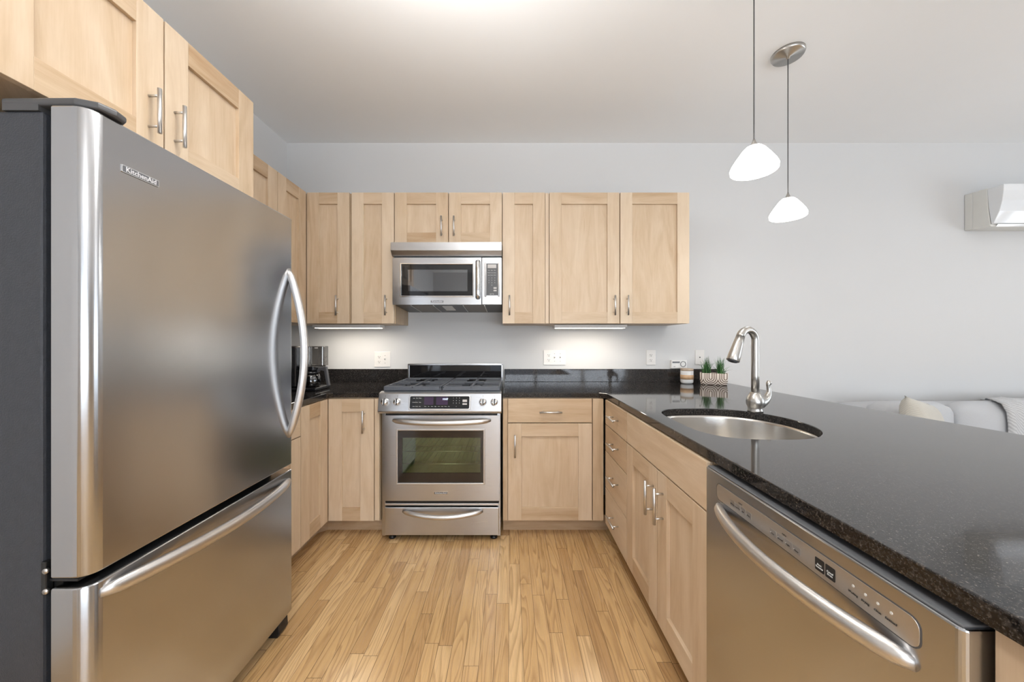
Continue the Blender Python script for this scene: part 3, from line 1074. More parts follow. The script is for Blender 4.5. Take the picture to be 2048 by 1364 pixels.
# sloped control fascia
PY0, PZ0, PY1, PZ1 = 2.196, 0.806, 2.222, 0.920
s = MB()
s.prism([(PY0, PZ0), (PY0 - 0.001, PZ0 + 0.006), (PY1 - 0.002, PZ1 - 0.006), (PY1 + 0.006, PZ1), (2.262, 0.926), (2.262, 0.795), (PY0 + 0.012, 0.795)], 'yz', -0.812, -0.055, 0, 0.003)
cp = s.build('control_panel', 'steel', k)
sl = Vector((0, PY1 - PY0, PZ1 - PZ0)).normalized()
nrm = Vector((0, -sl.z, sl.y))


def on_panel(x, t, out=0.0):
    """Point on the fascia: t = 0 bottom .. 1 top."""
    return Vector((x, PY0 - 0.001 + (PY1 - PY0) * t, PZ0 + (PZ1 - PZ0) * t)) + nrm * out


for kx in (-0.769, -0.694, -0.169, -0.099):
    c0 = on_panel(kx, 0.52)
    s = MB()
    s.tube([c0, c0 + nrm * 0.004, c0 + nrm * 0.016, c0 + nrm * 0.024, c0 + nrm * 0.027], [0.0245, 0.0240, 0.0200, 0.0185, 0.0150], 0, 24)
    tfk = lambda c, c0=c0: c0 + Vector((1, 0, 0)) * c.x + sl * c.y + nrm * c.z
    kb = s.build('knob', 'chrome', cp)
    s = MB(tfk); s.box(-0.0060, 0.0, -0.018, 0.018, 0.020, 0.036, 0, 0.002); s.box(0.0, 0.0060, -0.018, 0.018, 0.020, 0.036, 1, 0.002)
    s.build('grip', ['satin', 'black'], kb)
    s = MB(tfk); s.box(-0.0012, 0.0012, 0.030, 0.0335, 0.0001, 0.0006); s.box(-0.0015, 0.0015, 0.037, 0.040, 0.0001, 0.0006)
    s.build('marking', 'lettering_dark', kb)
tfd = lambda c: on_panel(-0.4335, 0.495) + Vector((1, 0, 0)) * c.x + sl * c.y + nrm * c.z
s = MB(tfd)
s.prism(rrect(-0.190, 0.190, -0.045, 0.045, 0.012), 'xy', -0.002, 0.005, 0, 0.003)
bz = s.build('display_bezel', 'satin', cp)
s = MB(tfd)
s.prism(rrect(-0.182, 0.182, -0.038, 0.038, 0.008), 'xy', 0.003, 0.0056, 0)
s.box(-0.095, -0.038, -0.014, 0.034, 0.0056, 0.0059, 1)
s.box(-0.022, 0.050, -0.014, 0.034, 0.0056, 0.0059, 1)


def ptext(body, x, y, size):
    tx.text(body, size, tfd(Vector((x, y, 0.0061))), (1, 0, 0), tuple(sl), 2)


tx = s
tx.tf = None


for r_, row in enumerate((('Bake', 'Broil', 'Warm'), ('Convect', 'Roast', 'Pizza'), ('Clean', 'Proof', 'Dry'))):
    for c_, wd in enumerate(row):
        ptext(wd, -0.158 + c_ * 0.019, 0.026 - r_ * 0.025, 0.0062)
for r_, row in enumerate(('123', '456', '789')):
    for c_, ch in enumerate(row):
        ptext(ch, 0.084 + c_ * 0.0185, 0.027 - r_ * 0.0155, 0.0075)
for i, wd in enumerate(('Timer', 'Set', 'Clock', 'Light', 'Lock', 'Temp', 'Cook', 'Stop')):
    ptext(wd, -0.086 + i * 0.0205, -0.024, 0.0055)
ptext('0', 0.1025, -0.024, 0.0075)
ptext('START', 0.1545, 0.010, 0.0058)
dsp = s.build('display', ['black_glass', 'purple', 'lettering_light'], cp)
s = MB(tfd); s.box(0.140, 0.168, 0.003, 0.018, 0.0056, 0.0060, 0); s.box(0.140, 0.168, -0.014, -0.004, 0.0056, 0.0060, 0); s.build('start_button', 'lcd', dsp)
s = MB(); s.text('10:07', 0.016, tfd(Vector((0.034, 0.020, 0.0062))), (1, 0, 0), tuple(sl), 0); s.build('clock_digits', 'digits', dsp)
# oven door
DX0, DX1, DZ0, DZ1, DY = -0.777, -0.071, 0.2535, 0.7805, 2.222
WX0, WX1, WZ0, WZ1 = -0.698, -0.165, 0.362, 0.690
s = MB()
for x0, x1, z0, z1 in ((DX0, WX0, DZ0, DZ1), (WX1, DX1, DZ0, DZ1), (WX0, WX1, DZ0, WZ0), (WX0, WX1, WZ1, DZ1)):
    s.box(x0, x1, DY, DY + 0.036, z0, z1, 0)
od = s.build('oven_door', 'steel', k)
s = MB()
for x0, x1, z0, z1 in ((WX0 - 0.008, WX0 + 0.003, WZ0 - 0.008, WZ1 + 0.008), (WX1 - 0.003, WX1 + 0.008, WZ0 - 0.008, WZ1 + 0.008), (WX0, WX1, WZ0 - 0.008, WZ0 + 0.003), (WX0, WX1, WZ1 - 0.003, WZ1 + 0.008)):
    s.box(x0, x1, DY - 0.006, DY + 0.010, z0, z1, 0, 0.003)
s.build('window_trim', 'satin', od)
GX0, GX1, GZ0, GZ1 = -0.669, -0.185, 0.424, 0.642
s = MB()
for x0, x1, z0, z1 in ((WX0, GX0, WZ0, WZ1), (GX1, WX1, WZ0, WZ1), (GX0, GX1, WZ0, GZ0), (GX0, GX1, GZ1, WZ1)):
    s.box(x0, x1, DY + 0.003, DY + 0.012, z0, z1)
s.build('window_mask', 'brown_glass', od)
s = MB(); s.box(GX0, GX1, DY + 0.004, DY + 0.010, GZ0, GZ1); s.build('window_glass', 'smoked', od)
bow_handle(od, (-0.722, DY - 0.004, 0.752), (-0.124, DY - 0.004, 0.752), (0, -1, 0), 0.050, 0.016, 0.013, (0, -1, 0), sag=(0, 0, -0.008), power=0.45)
badge(od, (-0.4300, DY, 0.302), (1, 0, 0), (0, 0, 1), 0.088, 0.0190, 0.0135, False)
# oven cavity and racks
s = MB()
cx0, cx1, cy0, cy1, cz0, cz1 = -0.72, -0.145, 2.262, 2.72, 0.335, 0.715
for a in ((cx0, cx1, cy1, cy1 + 0.01, cz0, cz1), (cx0 - 0.01, cx0, cy0, cy1, cz0, cz1), (cx1, cx1 + 0.01, cy0, cy1, cz0, cz1), (cx0, cx1, cy0, cy1, cz0 - 0.01, cz0), (cx0, cx1, cy0, cy1, cz1, cz1 + 0.01)):
    s.box(*a)
s.build('oven_cavity', 'cavity', k)
for zr in (0.455, 0.535):
    s = MB()
    for yy in (2.30, 2.68):
        s.cyl((cx0 + 0.004, yy, zr), (cx1 - 0.004, yy, zr), 0.0035, seg=8)
    for i in range(18):
        xx = cx0 + 0.02 + i * (cx1 - cx0 - 0.04) / 17
        s.cyl((xx, 2.30, zr), (xx, 2.68, zr), 0.0018, seg=6)
    s.build('oven_rack', 'satin', k)
# vent strip and warming drawer
s = MB(); s.box(DX0, DX1, DY + 0.012, DY + 0.05, 0.2350, 0.2500, 0, 0.002); s.box(DX0, DX1, DY + 0.006, DY + 0.05, 0.2210, 0.2345, 1, 0.003)
s.build('vent_strip', ['black', 'satin'], k)
s = MB(); s.box(DX0, DX1, DY, DY + 0.05, 0.040, 0.2125, 0, 0.004)
dr = s.build('storage_drawer', 'steel', k)
bow_handle(dr, (-0.662, DY - 0.004, 0.192), (-0.172, DY - 0.004, 0.192), (0, -1, 0), 0.048, 0.014, 0.013, (0, -1, 0), sag=(0, 0, -0.018), power=0.7)
for fx_ in (-0.745, -0.105):
    s = MB(); s.lathe([(0, 0), (0.022, 0), (0.022, 0.010), (0.012, 0.014), (0.012, 0.036), (0, 0.036)], (fx_, 2.275, 0), 0, 14, True, (False, False)); s.build('foot', 'black', k)

# ------------------------------------------------------------------ microwave
MX0, MX1, MY = -0.8155, -0.0605, 2.490
k = thing('microwave', 'stainless over-the-range microwave hood above the gas range', 'microwave', (-0.44, 2.69, 1.47))
s = MB(); s.prism([(2.518, 1.497), (2.895, 1.470), (2.895, 1.919), (2.518, 1.919)], 'yz', MX0 + 0.002, MX1 - 0.002, 0)
s.build('body', 'charcoal', k)
s = MB(); s.prism([(2.472, 1.9185), (2.468, 1.862), (2.500, 1.829), (2.5165, 1.829), (2.5165, 1.9185)], 'yz', MX0 - 0.008, MX1 + 0.001, 0, 0.002)
s.build('vent_visor', 'steel', k)
VX0, VX1, VZ0, VZ1 = -0.757, -0.260, 1.551, 1.772
MDX1 = -0.2015
s = MB()
for x0, x1, z0, z1 in ((MX0, VX0, 1.4925, 1.8165), (VX1, MDX1, 1.4925, 1.8165), (VX0, VX1, 1.4925, VZ0), (VX0, VX1, VZ1, 1.8165)):
    s.box(x0, x1, MY, 2.517, z0, z1)
md = s.build('microwave_door', 'steel', k)
s = MB()
for x0, x1, z0, z1 in ((VX0 - 0.007, VX0 + 0.002, VZ0 - 0.007, VZ1 + 0.007), (VX1 - 0.002, VX1 + 0.007, VZ0 - 0.007, VZ1 + 0.007), (VX0, VX1, VZ0 - 0.007, VZ0 + 0.002), (VX0, VX1, VZ1 - 0.002, VZ1 + 0.007)):
    s.box(x0, x1, MY - 0.004, MY + 0.008, z0, z1, 0, 0.002)
s.build('window_trim', 'chrome', md)
s = MB()
for x0, x1, z0, z1 in ((VX0, -0.712, VZ0, VZ1), (-0.298, VX1, VZ0, VZ1), (-0.712, -0.298, VZ0, 1.585), (-0.712, -0.298, 1.735, VZ1)):
    s.box(x0, x1, MY + 0.004, MY + 0.010, z0, z1)
s.build('window_mask', 'black_glass', md)
s = MB(); s.box(-0.712, -0.298, MY + 0.005, MY + 0.009, 1.585, 1.735); s.build('window_glass', 'smoked_mw', md)
s = MB(); s.box(-0.712, -0.298, MY + 0.016, MY + 0.020, 1.585, 1.735); s.build('door_mesh', 'mw_cavity', md)
s = MB()
s.prism(rrect(-0.243, -0.2065, 1.527, 1.802, 0.017), 'xz', MY - 0.004, MY, 1)
s.rings([[(-0.2245 + 0.0155 * math.cos(a) * e, MY - 0.004 - 0.022 * math.sin(a) * e, z) for a in [PI * i / 10 for i in range(11)]] for z, e in ((1.531, 0.35), (1.537, 0.75), (1.55, 1.0), (1.60, 1.0), (1.73, 1.0), (1.78, 1.0), (1.792, 0.75), (1.798, 0.35))], 0, True, (True, True), True)
s.build('handle', ['chrome', 'charcoal'], md)
badge(md, (-0.507, MY, 1.5125), (1, 0, 0), (0, 0, 1), 0.092, 0.020, 0.0140, False)
s = MB(); s.box(-0.1965, MX1, MY, 2.517, 1.4925, 1.8165, 0, 0.002)
mp = s.build('control_panel', 'steel', k)
s = MB()
for x0, x1 in ((-0.179, -0.166), (-0.0865, -0.0735)):
    s.box(x0, x1, MY - 0.005, MY + 0.001, 1.545, 1.785, 0, 0.004)
s.build('panel_trim', 'chrome', mp)
s = MB(); s.box(-0.166, -0.0865, MY - 0.002, MY + 0.001, 1.555, 1.776, 0); s.box(-0.158, -0.098, MY - 0.0026, MY - 0.0019, 1.744, 1.769, 1)
s.box(-0.117, -0.096, MY - 0.0026, MY - 0.0019, 1.600, 1.612, 1); s.box(-0.117, -0.096, MY - 0.0026, MY - 0.0019, 1.584, 1.593, 1)
for r_, row in enumerate((('Pop', 'Bake', 'Melt'), ('Defrost', 'Cook', 'Reheat'), ('Steam', 'Simmer', 'Warm'))):
    for c_, wd in enumerate(row):
        s.text(wd, 0.0062, (-0.149 + 0.0205 * c_, MY - 0.0027, 1.728 - r_ * 0.0165), (1, 0, 0), (0, 0, 1), 2)
for r_, row in enumerate(('123', '456', '789', ' 0 ')):
    for c_, ch in enumerate(row):
        if ch != ' ':
            s.text(ch, 0.009, (-0.149 + 0.0205 * c_, MY - 0.0027, 1.676 - r_ * 0.0168), (1, 0, 0), (0, 0, 1), 2)
s.text('Light  Fan', 0.0075, (-0.1285, MY - 0.0027, 1.565), (1, 0, 0), (0, 0, 1), 2)
s.build('keypad', ['charcoal', 'lcd', 'lettering_light'], mp)
# underside: two filters and lamp lens


def under(y):
    return 1.497 - (y - 2.518) * (1.497 - 1.470) / (2.895 - 2.518)


for x0, x1, m_, nm in ((-0.700, -0.555, 'filter', 'grease_filter'), (-0.330, -0.190, 'filter', 'grease_filter'), (-0.492, -0.420, 'white_plastic', 'lamp_lens')):
    s = MB()
    ya, yb = 2.56, 2.84
    if nm == 'lamp_lens':
        ya, yb = 2.60, 2.78
    s.prism([(ya, under(ya) - 0.003), (yb, under(yb) - 0.003), (yb, under(yb) + 0.002), (ya, under(ya) + 0.002)], 'yz', x0, x1, 0)
    s.build(nm, m_, k)
for x0 in (-0.708, -0.550, -0.338, -0.187):
    s = MB()
    ya, yb = 2.55, 2.85
    s.prism([(ya, under(ya) - 0.005), (yb, under(yb) - 0.005), (yb, under(yb) + 0.002), (ya, under(ya) + 0.002)], 'yz', x0, x0 + 0.006, 0)
    s.build('filter_rail', 'satin', k)

# ------------------------------------------------------------------ dishwasher
WXF = 0.584
k = thing('dishwasher', 'stainless front-control dishwasher under the peninsula countertop', 'dishwasher', (0.9, 0.76, 0))
s = MB(); s.box(0.640, 1.20, 0.468, 1.078, 0.05, 0.868, 0); s.build('tub', 'black', k)
s = MB(); s.box(0.632, 0.640, 0.462, 1.0795, 0.10, 0.866, 0); s.build('gasket', 'rubber', k)
pts = [(0.632, 0.463)]
for i in range(6):
    a = math.radians(-90 - 90 * i / 5)
    pts.append((WXF + 0.010 + 0.010 * math.cos(a), 0.463 + 0.010 + 0.010 * math.sin(a)))
for i in range(6):
    a = math.radians(180 - 90 * i / 5)
    pts.append((WXF + 0.006 + 0.006 * math.cos(a), 1.0765 - 0.006 + 0.006 * math.sin(a)))
pts.append((0.632, 1.0765))
s = MB(); s.prism(pts, 'xy', 0.105, 0.8665, 0, 0.003)
dd = s.build('dishwasher_door', 'steel_door', k)
s = MB(); s.box(0.5885, 0.630, 0.468, 1.073, 0.8666, 0.8700, 0, 0.0012); s.build('top_trim', 'grey_trim', dd)
s = MB(); s.box(0.690, 0.720, 0.47, 1.076, 0.005, 0.10); s.build('kick_plate', 'black', k)
s = MB(); s.prism(rrect(0.513, 1.017, 0.7965, 0.8400, 0.014), 'yz', WXF - 0.0012, WXF + 0.001, 0, 0.0005)
strip = s.build('control_strip', 'satin', dd)
s = MB(); s.prism(rrect(0.511, 1.019, 0.7945, 0.8420, 0.0155), 'yz', WXF - 0.0006, WXF + 0.001, 0)
s.build('strip_edge', 'charcoal', dd)
bow_handle(dd, (WXF + 0.002, 0.520, 0.772), (WXF + 0.002, 1.013, 0.776), (-1, 0, 0), 0.052, 0.013, 0.017, (0, 0, 1), power=0.75)
s = MB(); t = MB()
xs = WXF - 0.0016
XD, YD = (0, -1, 0), (0, 0, 1)


def frame_btn(mb, y0, y1, z0, z1, mat):
    mb.prism(rrect(y0, y1, z0, z1, 0.002), 'yz', xs - 0.0001, xs + 0.0005, mat)


for grp, words_ in (((0.955, 0.870), ('Hi-Temp', 'Heat Dry', 'Sani', 'Delay')), ((0.810, 0.722), ('Pots', 'Normal', 'Light', 'Rinse'))):
    y_hi, y_lo = grp
    step = (y_hi - y_lo) / 4
    for i, wd in enumerate(words_):
        yc = y_hi - (i + 0.5) * step
        t = MB()
        frame_btn(t, yc - step * 0.44, yc + step * 0.44, 0.8065, 0.8215, 0)
        t.text(wd, 0.0046, (xs - 0.0004, yc, 0.812), XD, YD, 1)
        t.text('.', 0.012, (xs - 0.0004, yc + step * 0.3, 0.8165), XD, YD, 2)
        t.build('button', ['steel', 'lettering_dark', 'lettering_light'], strip)
for yc, wd in ((0.912, 'Options'), (0.766, 'Cycles')):
    t = MB()
    t.text(wd, 0.0045, (xs - 0.0004, yc, 0.8275), XD, YD, 0)
    t.build('lettering', 'lettering_dark', strip)
for yc, wd in ((0.6785, 'Start\nResume'), (0.6560, 'Cancel\nDrain')):
    t = MB()
    frame_btn(t, yc - 0.0100, yc + 0.0100, 0.8055, 0.8290, 0)
    t.text(wd, 0.0048, (xs - 0.0004, yc, 0.8150), XD, YD, 1)
    t.build('button', ['black', 'lettering_light'], strip)
for yc, wd in ((0.612, 'Washing'), (0.591, 'Drying'), (0.571, 'Clean'), (0.551, 'Sanitized')):
    t = MB()
    t.text(wd, 0.0048, (xs - 0.0004, yc, 0.8110), XD, YD, 0)
    t.prism([(yc + 0.0022 * math.cos(a), 0.8235 + 0.0022 * math.sin(a)) for a in [2 * PI * i / 10 for i in range(10)]], 'yz', xs - 0.0001, xs + 0.0005, 1)
    t.build('indicator_light', ['lettering_dark', 'lettering_light'], strip)

# ------------------------------------------------------------------ lights
def under_light(x0, x1, label):
    kk = thing('under_cabinet_light', label, 'light', ((x0 + x1) / 2, 2.66, ZB - 0.03), 'under-cabinet light bars')
    q = MB()
    q.prism([(2.615, ZB - 0.0065), (2.612, ZB - 0.022), (2.622, ZB - 0.028), (2.70, ZB - 0.028), (2.705, ZB - 0.0065)], 'yz', x0, x1, 0, 0.0015)
    q.build('housing', 'white_metal', kk)
    q = MB(); q.box(x0 + 0.012, x1 - 0.012, 2.627, 2.695, ZB - 0.0305, ZB - 0.0275, 0, 0.001)
    q.build('diffuser', 'diffuser', kk)
    light('under_cabinet_lamp', 'AREA', ((x0 + x1) / 2, 2.661, ZB - 0.034), 2.0, (1.0, 0.90, 0.77), (0, 0, 0), x1 - x0 - 0.04, 0.06)


for (u0, u1, tf, dep) in ((-1.134, -0.823, tb, DU), (0.2755, 1.268, tb, DU)):
    pass
under_light(-1.440, -0.945, 'slim lit light bar under the corner wall cabinet left of the range')
under_light(0.320, 0.848, 'slim lit light bar under the wide wall cabinet right of the range')


def pendant(x, y, zb, label):
    kk = thing('pendant_lamp', label, 'lamp', (x, y, ZC), 'glass cone pendants over the peninsula')
    q = MB(); q.lathe([(0, -0.001), (0.078, -0.001), (0.0785, -0.012), (0.074, -0.021), (0.010, -0.024), (0.008, -0.034), (0, -0.034)], (x, y, ZC), 0, 36, True, (False, False))
    q.build('canopy', 'nickel', kk)
    q = MB(); q.cyl((x, y, ZC - 0.03), (x, y, zb + 0.125), 0.0025, seg=8)
    q.build('cord', 'charcoal', kk)
    q = MB(); q.lathe([(0, 0.136), (0.004, 0.136), (0.007, 0.126), (0.017, 0.103), (0.017, 0.098), (0, 0.098)], (x, y, zb), 0, 18, True, (False, False))
    q.build('cap', 'nickel', kk)
    q = MB()
    out = [(0.018, 0.106), (0.030, 0.102), (0.042, 0.090), (0.062, 0.062), (0.080, 0.034), (0.087, 0.018), (0.086, 0.004), (0.082, 0.0)]
    inn = [(0.079, 0.002), (0.082, 0.016), (0.076, 0.032), (0.058, 0.060), (0.038, 0.087), (0.018, 0.099)]
    q.lathe(out + inn + [out[0]], (x, y, zb), 0, 36, True, (False, False))
    q.build('lamp_shade', 'shade', kk)
    q = MB(); q.lathe([(0, 0.012), (0.010, 0.014), (0.016, 0.026), (0.015, 0.040), (0.009, 0.055), (0.007, 0.098), (0, 0.098)], (x, y, zb), 0, 14, True, (False, False))
    q.build('bulb', 'shade', kk)
    light('pendant_glow', 'POINT', (x, y, zb + 0.005), 1.4, (1.0, 0.95, 0.88), radius=0.012)


pendant(1.0146, 1.500, 1.944, 'lit white glass pendant nearer the sink, its ceiling plate out of view')
pendant(1.537, 1.994, 1.924, 'lit white glass pendant hanging from the visible round nickel ceiling plate')


def bowl_lamp(x, y, up_power, label):
    """Semi-flush lamp: a lit glass bowl on a stem, open at the top."""
    kk = thing('unseen_ceiling_light', label, 'light', (x, y, ZC))
    d = 0.345  # long drop and open bowl chosen to spread light across the ceiling
    q = MB(); q.lathe([(0, -0.001), (0.065, -0.001), (0.062, -0.020), (0.010, -0.026), (0.008, -d - 0.06), (0, -d - 0.06)], (x, y, ZC), 0, 26, True, (False, False)); q.build('stem', 'nickel', kk)
    q = MB(); q.lathe([(0.170, -d), (0.160, -d - 0.030), (0.125, -d - 0.060), (0.07, -d - 0.078), (0, -d - 0.084), (0, -d - 0.078), (0.068, -d - 0.072), (0.121, -d - 0.055), (0.154, -d - 0.027), (0.164, -d + 0.001), (0.170, -d)], (x, y, ZC), 0, 36, True, (False, False))
    q.build('lamp_shade', 'lamp_dome', kk)
    light('bowl_glow', 'POINT', (x, y, ZC - d - 0.03), up_power, (1.0, 0.99, 0.975), radius=0.03)


bowl_lamp(-0.22, 0.95, 60.0, 'hanging glass bowl ceiling light above the kitchen floor')
bowl_lamp(0.2, -1.3, 60.0, 'added unseen glass bowl fill light behind the viewer')  # extra lamp out of view, added to brighten the room
bowl_lamp(3.6, 0.6, 18.0, 'added unseen glass bowl fill light over the lounge')  # extra lamp out of view, added as fill for the lounge side


# ------------------------------------------------------------------ wall plates and thermostat
YW = YB


def receptacle(mb, x, z):
    for dz in (-0.0195, 0.0195):
        mb.prism(rrect(x - 0.0155, x + 0.0155, z + dz - 0.0135, z + dz + 0.0135, 0.008), 'xz', YW - 0.0085, YW - 0.005, 0, 0.0006)
        mb.box(x - 0.0085, x - 0.0055, YW - 0.0088, YW - 0.008, z + dz - 0.001, z + dz + 0.0075, 1)
        mb.box(x + 0.0050, x + 0.0075, YW - 0.0088, YW - 0.008, z + dz - 0.001, z + dz + 0.0075, 1)
        mb.box(x - 0.003, x + 0.003, YW - 0.0088, YW - 0.008, z + dz - 0.0095, z + dz - 0.0045, 1)


def toggle(mb, x, z):
    mb.box(x - 0.006, x + 0.006, YW - 0.0075, YW - 0.005, z - 0.013, z + 0.013, 0, 0.001)
    mb.prism([(YW - 0.006, z - 0.006), (YW - 0.021, z + 0.006), (YW - 0.020, z + 0.012), (YW - 0.006, z + 0.007)], 'yz', x - 0.0045, x + 0.0045, 0, 0.001)
    for dz in (-0.030, 0.030):
        mb.cyl((x, YW - 0.0066, z + dz), (x, YW - 0.0055, z + dz), 0.0025, mat=1, seg=8)


def plate(x0, x1, z0, z1, gangs, label, name, cat):
    kk = thing(name, label, cat, ((x0 + x1) / 2, YW, (z0 + z1) / 2))
    q = MB(); q.box(x0, x1, YW - 0.0062, YW - 0.0003, z0, z1, 0, 0.003)
    q.build('plate', 'plate', kk)
    n = len(gangs)
    step = 0.046
    xm, zm = (x0 + x1) / 2, (z0 + z1) / 2
    for i, g in enumerate(gangs):
        xx = xm + (i - (n - 1) / 2) * step
        q = MB()
        if g == 'r':
            receptacle(q, xx, zm)
            q.build('receptacle', ['plate', 'slot'], kk)
        elif g == 't':
            toggle(q, xx, zm)
            q.build('toggle_switch', ['plate', 'slot'], kk)
        else:
            q.cyl((xx, YW - 0.009, zm), (xx, YW - 0.005, zm), 0.0045, mat=0, seg=10)
            q.build('jack', ['slot'], kk)
    return kk


plate(-1.0955, -0.9667, 1.030, 1.155, 'rt', 'white two-gang wall plate with outlet and switch, left of the range', 'outlet_plate', 'outlet')
plate(0.266, 0.443, 1.0466, 1.1675, 'rtt', 'white three-gang wall plate with outlet and two switches, right of the range', 'outlet_plate', 'outlet')
plate(1.0916, 1.168, 1.0466, 1.1675, 'r', 'white single outlet plate on the wall left of the thermostat', 'outlet_plate', 'outlet')
plate(1.486, 1.559, 1.050, 1.1675, 'j', 'white cable jack plate on the wall behind the grass plant', 'jack_plate', 'jack')
k = thing('thermostat', 'small white thermostat with round dial just above the backsplash', 'thermostat', (1.347, YW, 1.05))
s = MB(); s.box(1.285, 1.410, YW - 0.026, YW - 0.0003, 1.019, 1.087, 0, 0.005); s.build('case', 'white_plastic', k)
s = MB(); s.box(1.293, 1.352, YW - 0.0268, YW - 0.0255, 1.064, 1.076, 0); s.build('screen', 'badge', k)
s = MB(); s.lathe([(0.0185, 0), (0.0225, 0), (0.0225, 0.002), (0.0185, 0.002), (0.0185, 0)], (0, 0, 0), 0, 28, False, (False, False))
s.bm.verts.ensure_lookup_table()
for v in s.bm.verts:
    v.co = Vector((1.378 + v.co.x, YW - 0.0258 - v.co.z, 1.0555 + v.co.y))
s.build('dial', 'charcoal', k)
s = MB(); s.text('OFF', 0.008, (1.309, YW - 0.0266, 1.034), (1, 0, 0), (0, 0, 1), 0); s.build('lettering', 'lettering_dark', k)

# ------------------------------------------------------------------ things on the counters
# coffee maker
k = thing('coffee_maker', 'black drip coffee maker with glass carafe on the left corner counter', 'coffee maker', (-1.38, 2.42, ZC1))
s = MB(); s.box(-1.53, -1.262, 2.335, 2.525, ZC1 + 0.0005, ZC1 + 0.022, 0, 0.008, 2, 3); s.build('base', 'coffee_black', k)
s = MB(); s.box(-1.53, -1.400, 2.345, 2.515, ZC1 + 0.0225, 1.206, 0, 0.012, 2, 3); s.build('tower', 'coffee_black', k)
s = MB()
s.prism(rrect(-1.3985, -1.270, 2.445, 2.520, 0.014), 'xy', 1.072, 1.204, 0, 0.003)
tk = s.build('water_tank', 'smoky_tank', k)
s = MB(); s.box(-1.330, -1.308, 2.4435, 2.4448, 1.190, 1.1965); s.build('sticker', 'clear_label', tk)
s = MB(); s.prism(rrect(-1.398, -1.285, 2.36, 2.52, 0.02), 'xy', 1.045, 1.0715, 0, 0.004); s.build('brew_head', 'coffee_black', k)
ccx, ccy = -1.335, 2.405
s = MB()
s.lathe([(0, 0.0228), (0.050, 0.0228), (0.060, 0.032), (0.063, 0.060), (0.058, 0.090), (0.050, 0.108), (0.047, 0.108), (0.055, 0.088), (0.059, 0.060), (0.056, 0.034), (0, 0.027)], (ccx, ccy, ZC1), 0, 26, True, (False, False))
cf = s.build('carafe', 'carafe_glass', k)
s = MB(); s.lathe([(0, 0.1085), (0.053, 0.1085), (0.053, 0.122), (0.040, 0.128), (0, 0.130)], (ccx, ccy, ZC1), 0, 26, True, (False, False)); s.build('lid', 'coffee_black', cf)
s = MB()
s.prism([(ccx + 0.045, 1.026), (ccx + 0.048, 1.046), (ccx + 0.060, 1.066), (ccx + 0.108, 1.068), (ccx + 0.128, 0.945), (ccx + 0.112, 0.942), (ccx + 0.094, 1.040), (ccx + 0.070, 1.046)], 'xz', ccy - 0.012, ccy + 0.012, 0, 0.003)
s.build('handle', 'coffee_grey', cf)

# candle jar
jx, jy = 1.355, 2.765
k = thing('candle_jar', 'white ceramic candle jar with tan label band and wooden lid on the far countertop', 'jar', (jx, jy, ZC1))
s = MB(); s.lathe([(0, 0.0005), (0.034, 0.0005), (0.043, 0.006), (0.046, 0.018), (0.046, 0.098), (0, 0.098)], (jx, jy, ZC1), 0, 30, True, (False, False)); s.build('jar', 'ceramic', k)
s = MB(); s.lathe([(0.0462, 0.034), (0.0468, 0.034), (0.0468, 0.068), (0.0462, 0.068), (0.0462, 0.034)], (jx, jy, ZC1), 0, 30, True, (False, False)); s.build('label_band', 'tan', k)
s = MB(); s.lathe([(0, 0.0985), (0.0455, 0.0985), (0.0465, 0.102), (0.0465, 0.113), (0.044, 0.116), (0, 0.116)], (jx, jy, ZC1), 0, 30, True, (False, False)); s.build('lid', 'lid_wood', k)

# planter
px_, py_ = 1.518, 2.690
k = thing('potted_grass', 'green tuft grass in a cream pot with brown arch lines on the far countertop', 'plant', (px_, py_, ZC1))
s = MB()
rr = []
for z, gx, gy in ((0.0005, 0.083, 0.038), (0.004, 0.086, 0.042), (0.03, 0.090, 0.044), (0.086, 0.094, 0.047), (0.088, 0.092, 0.045), (0.084, 0.089, 0.042), (0.070, 0.088, 0.041)):
    rr.append([(px_ + x, py_ + y, ZC1 + z) for x, y in rrect(-gx, gx, -gy, gy, 0.022, 6)])
s.rings(rr, 0, True, (True, True))
s.build('pot', 'pot', k)
s = MB(); s.prism([(px_ + x, py_ + y) for x, y in rrect(-0.087, 0.087, -0.040, 0.040, 0.02)], 'xy', ZC1 + 0.0705, ZC1 + 0.078, 0); s.build('soil', 'soil', k)
k.rotation_euler = (0, 0, math.radians(-29))
s = MB()
for i in range(170):
    cx = px_ + random.choice((-0.046, 0.042)) + random.gauss(0, 0.011)
    cy = py_ + random.gauss(0, 0.012)
    a = random.uniform(0, 2 * PI)
    lean = random.uniform(0.0, 0.045) if random.random() < 0.85 else random.uniform(0.05, 0.11)
    hh = random.uniform(0.075, 0.150) * (1 - lean * 2.0)
    tn = random.random()
    wd = random.uniform(0.0016, 0.0027)
    dx, dy = math.cos(a) * lean, math.sin(a) * lean * 0.7
    ps_ = []
    for j in range(6):
        t_ = j / 5
        ps_.append((Vector((cx + dx * t_ ** 1.7, cy + dy * t_ ** 1.7, ZC1 + 0.074 + hh * t_ - lean * 0.35 * t_ ** 3)), wd * (1 - t_ ** 1.6) + 0.0002))
    tmp = bmesh.new()
    fa = random.uniform(0, PI)
    off = Vector((math.cos(fa), math.sin(fa) * 0.5, 0)).normalized()
    lv = [(tmp.verts.new(p - off * w_), tmp.verts.new(p + Vector((0, w_ * 0.6, 0))), tmp.verts.new(p + off * w_)) for p, w_ in ps_]
    for q0, q1 in zip(lv, lv[1:]):
        tmp.faces.new((q0[0], q0[1], q1[1], q1[0]))
        tmp.faces.new((q0[1], q0[2], q1[2], q1[1]))
        tmp.faces.new((q0[2], q0[0], q1[0], q1[2]))
    s.take(tmp, 0, 2, True, tn)
gr = s.build('grass', 'grass', k)
gr['kind'] = 'stuff'

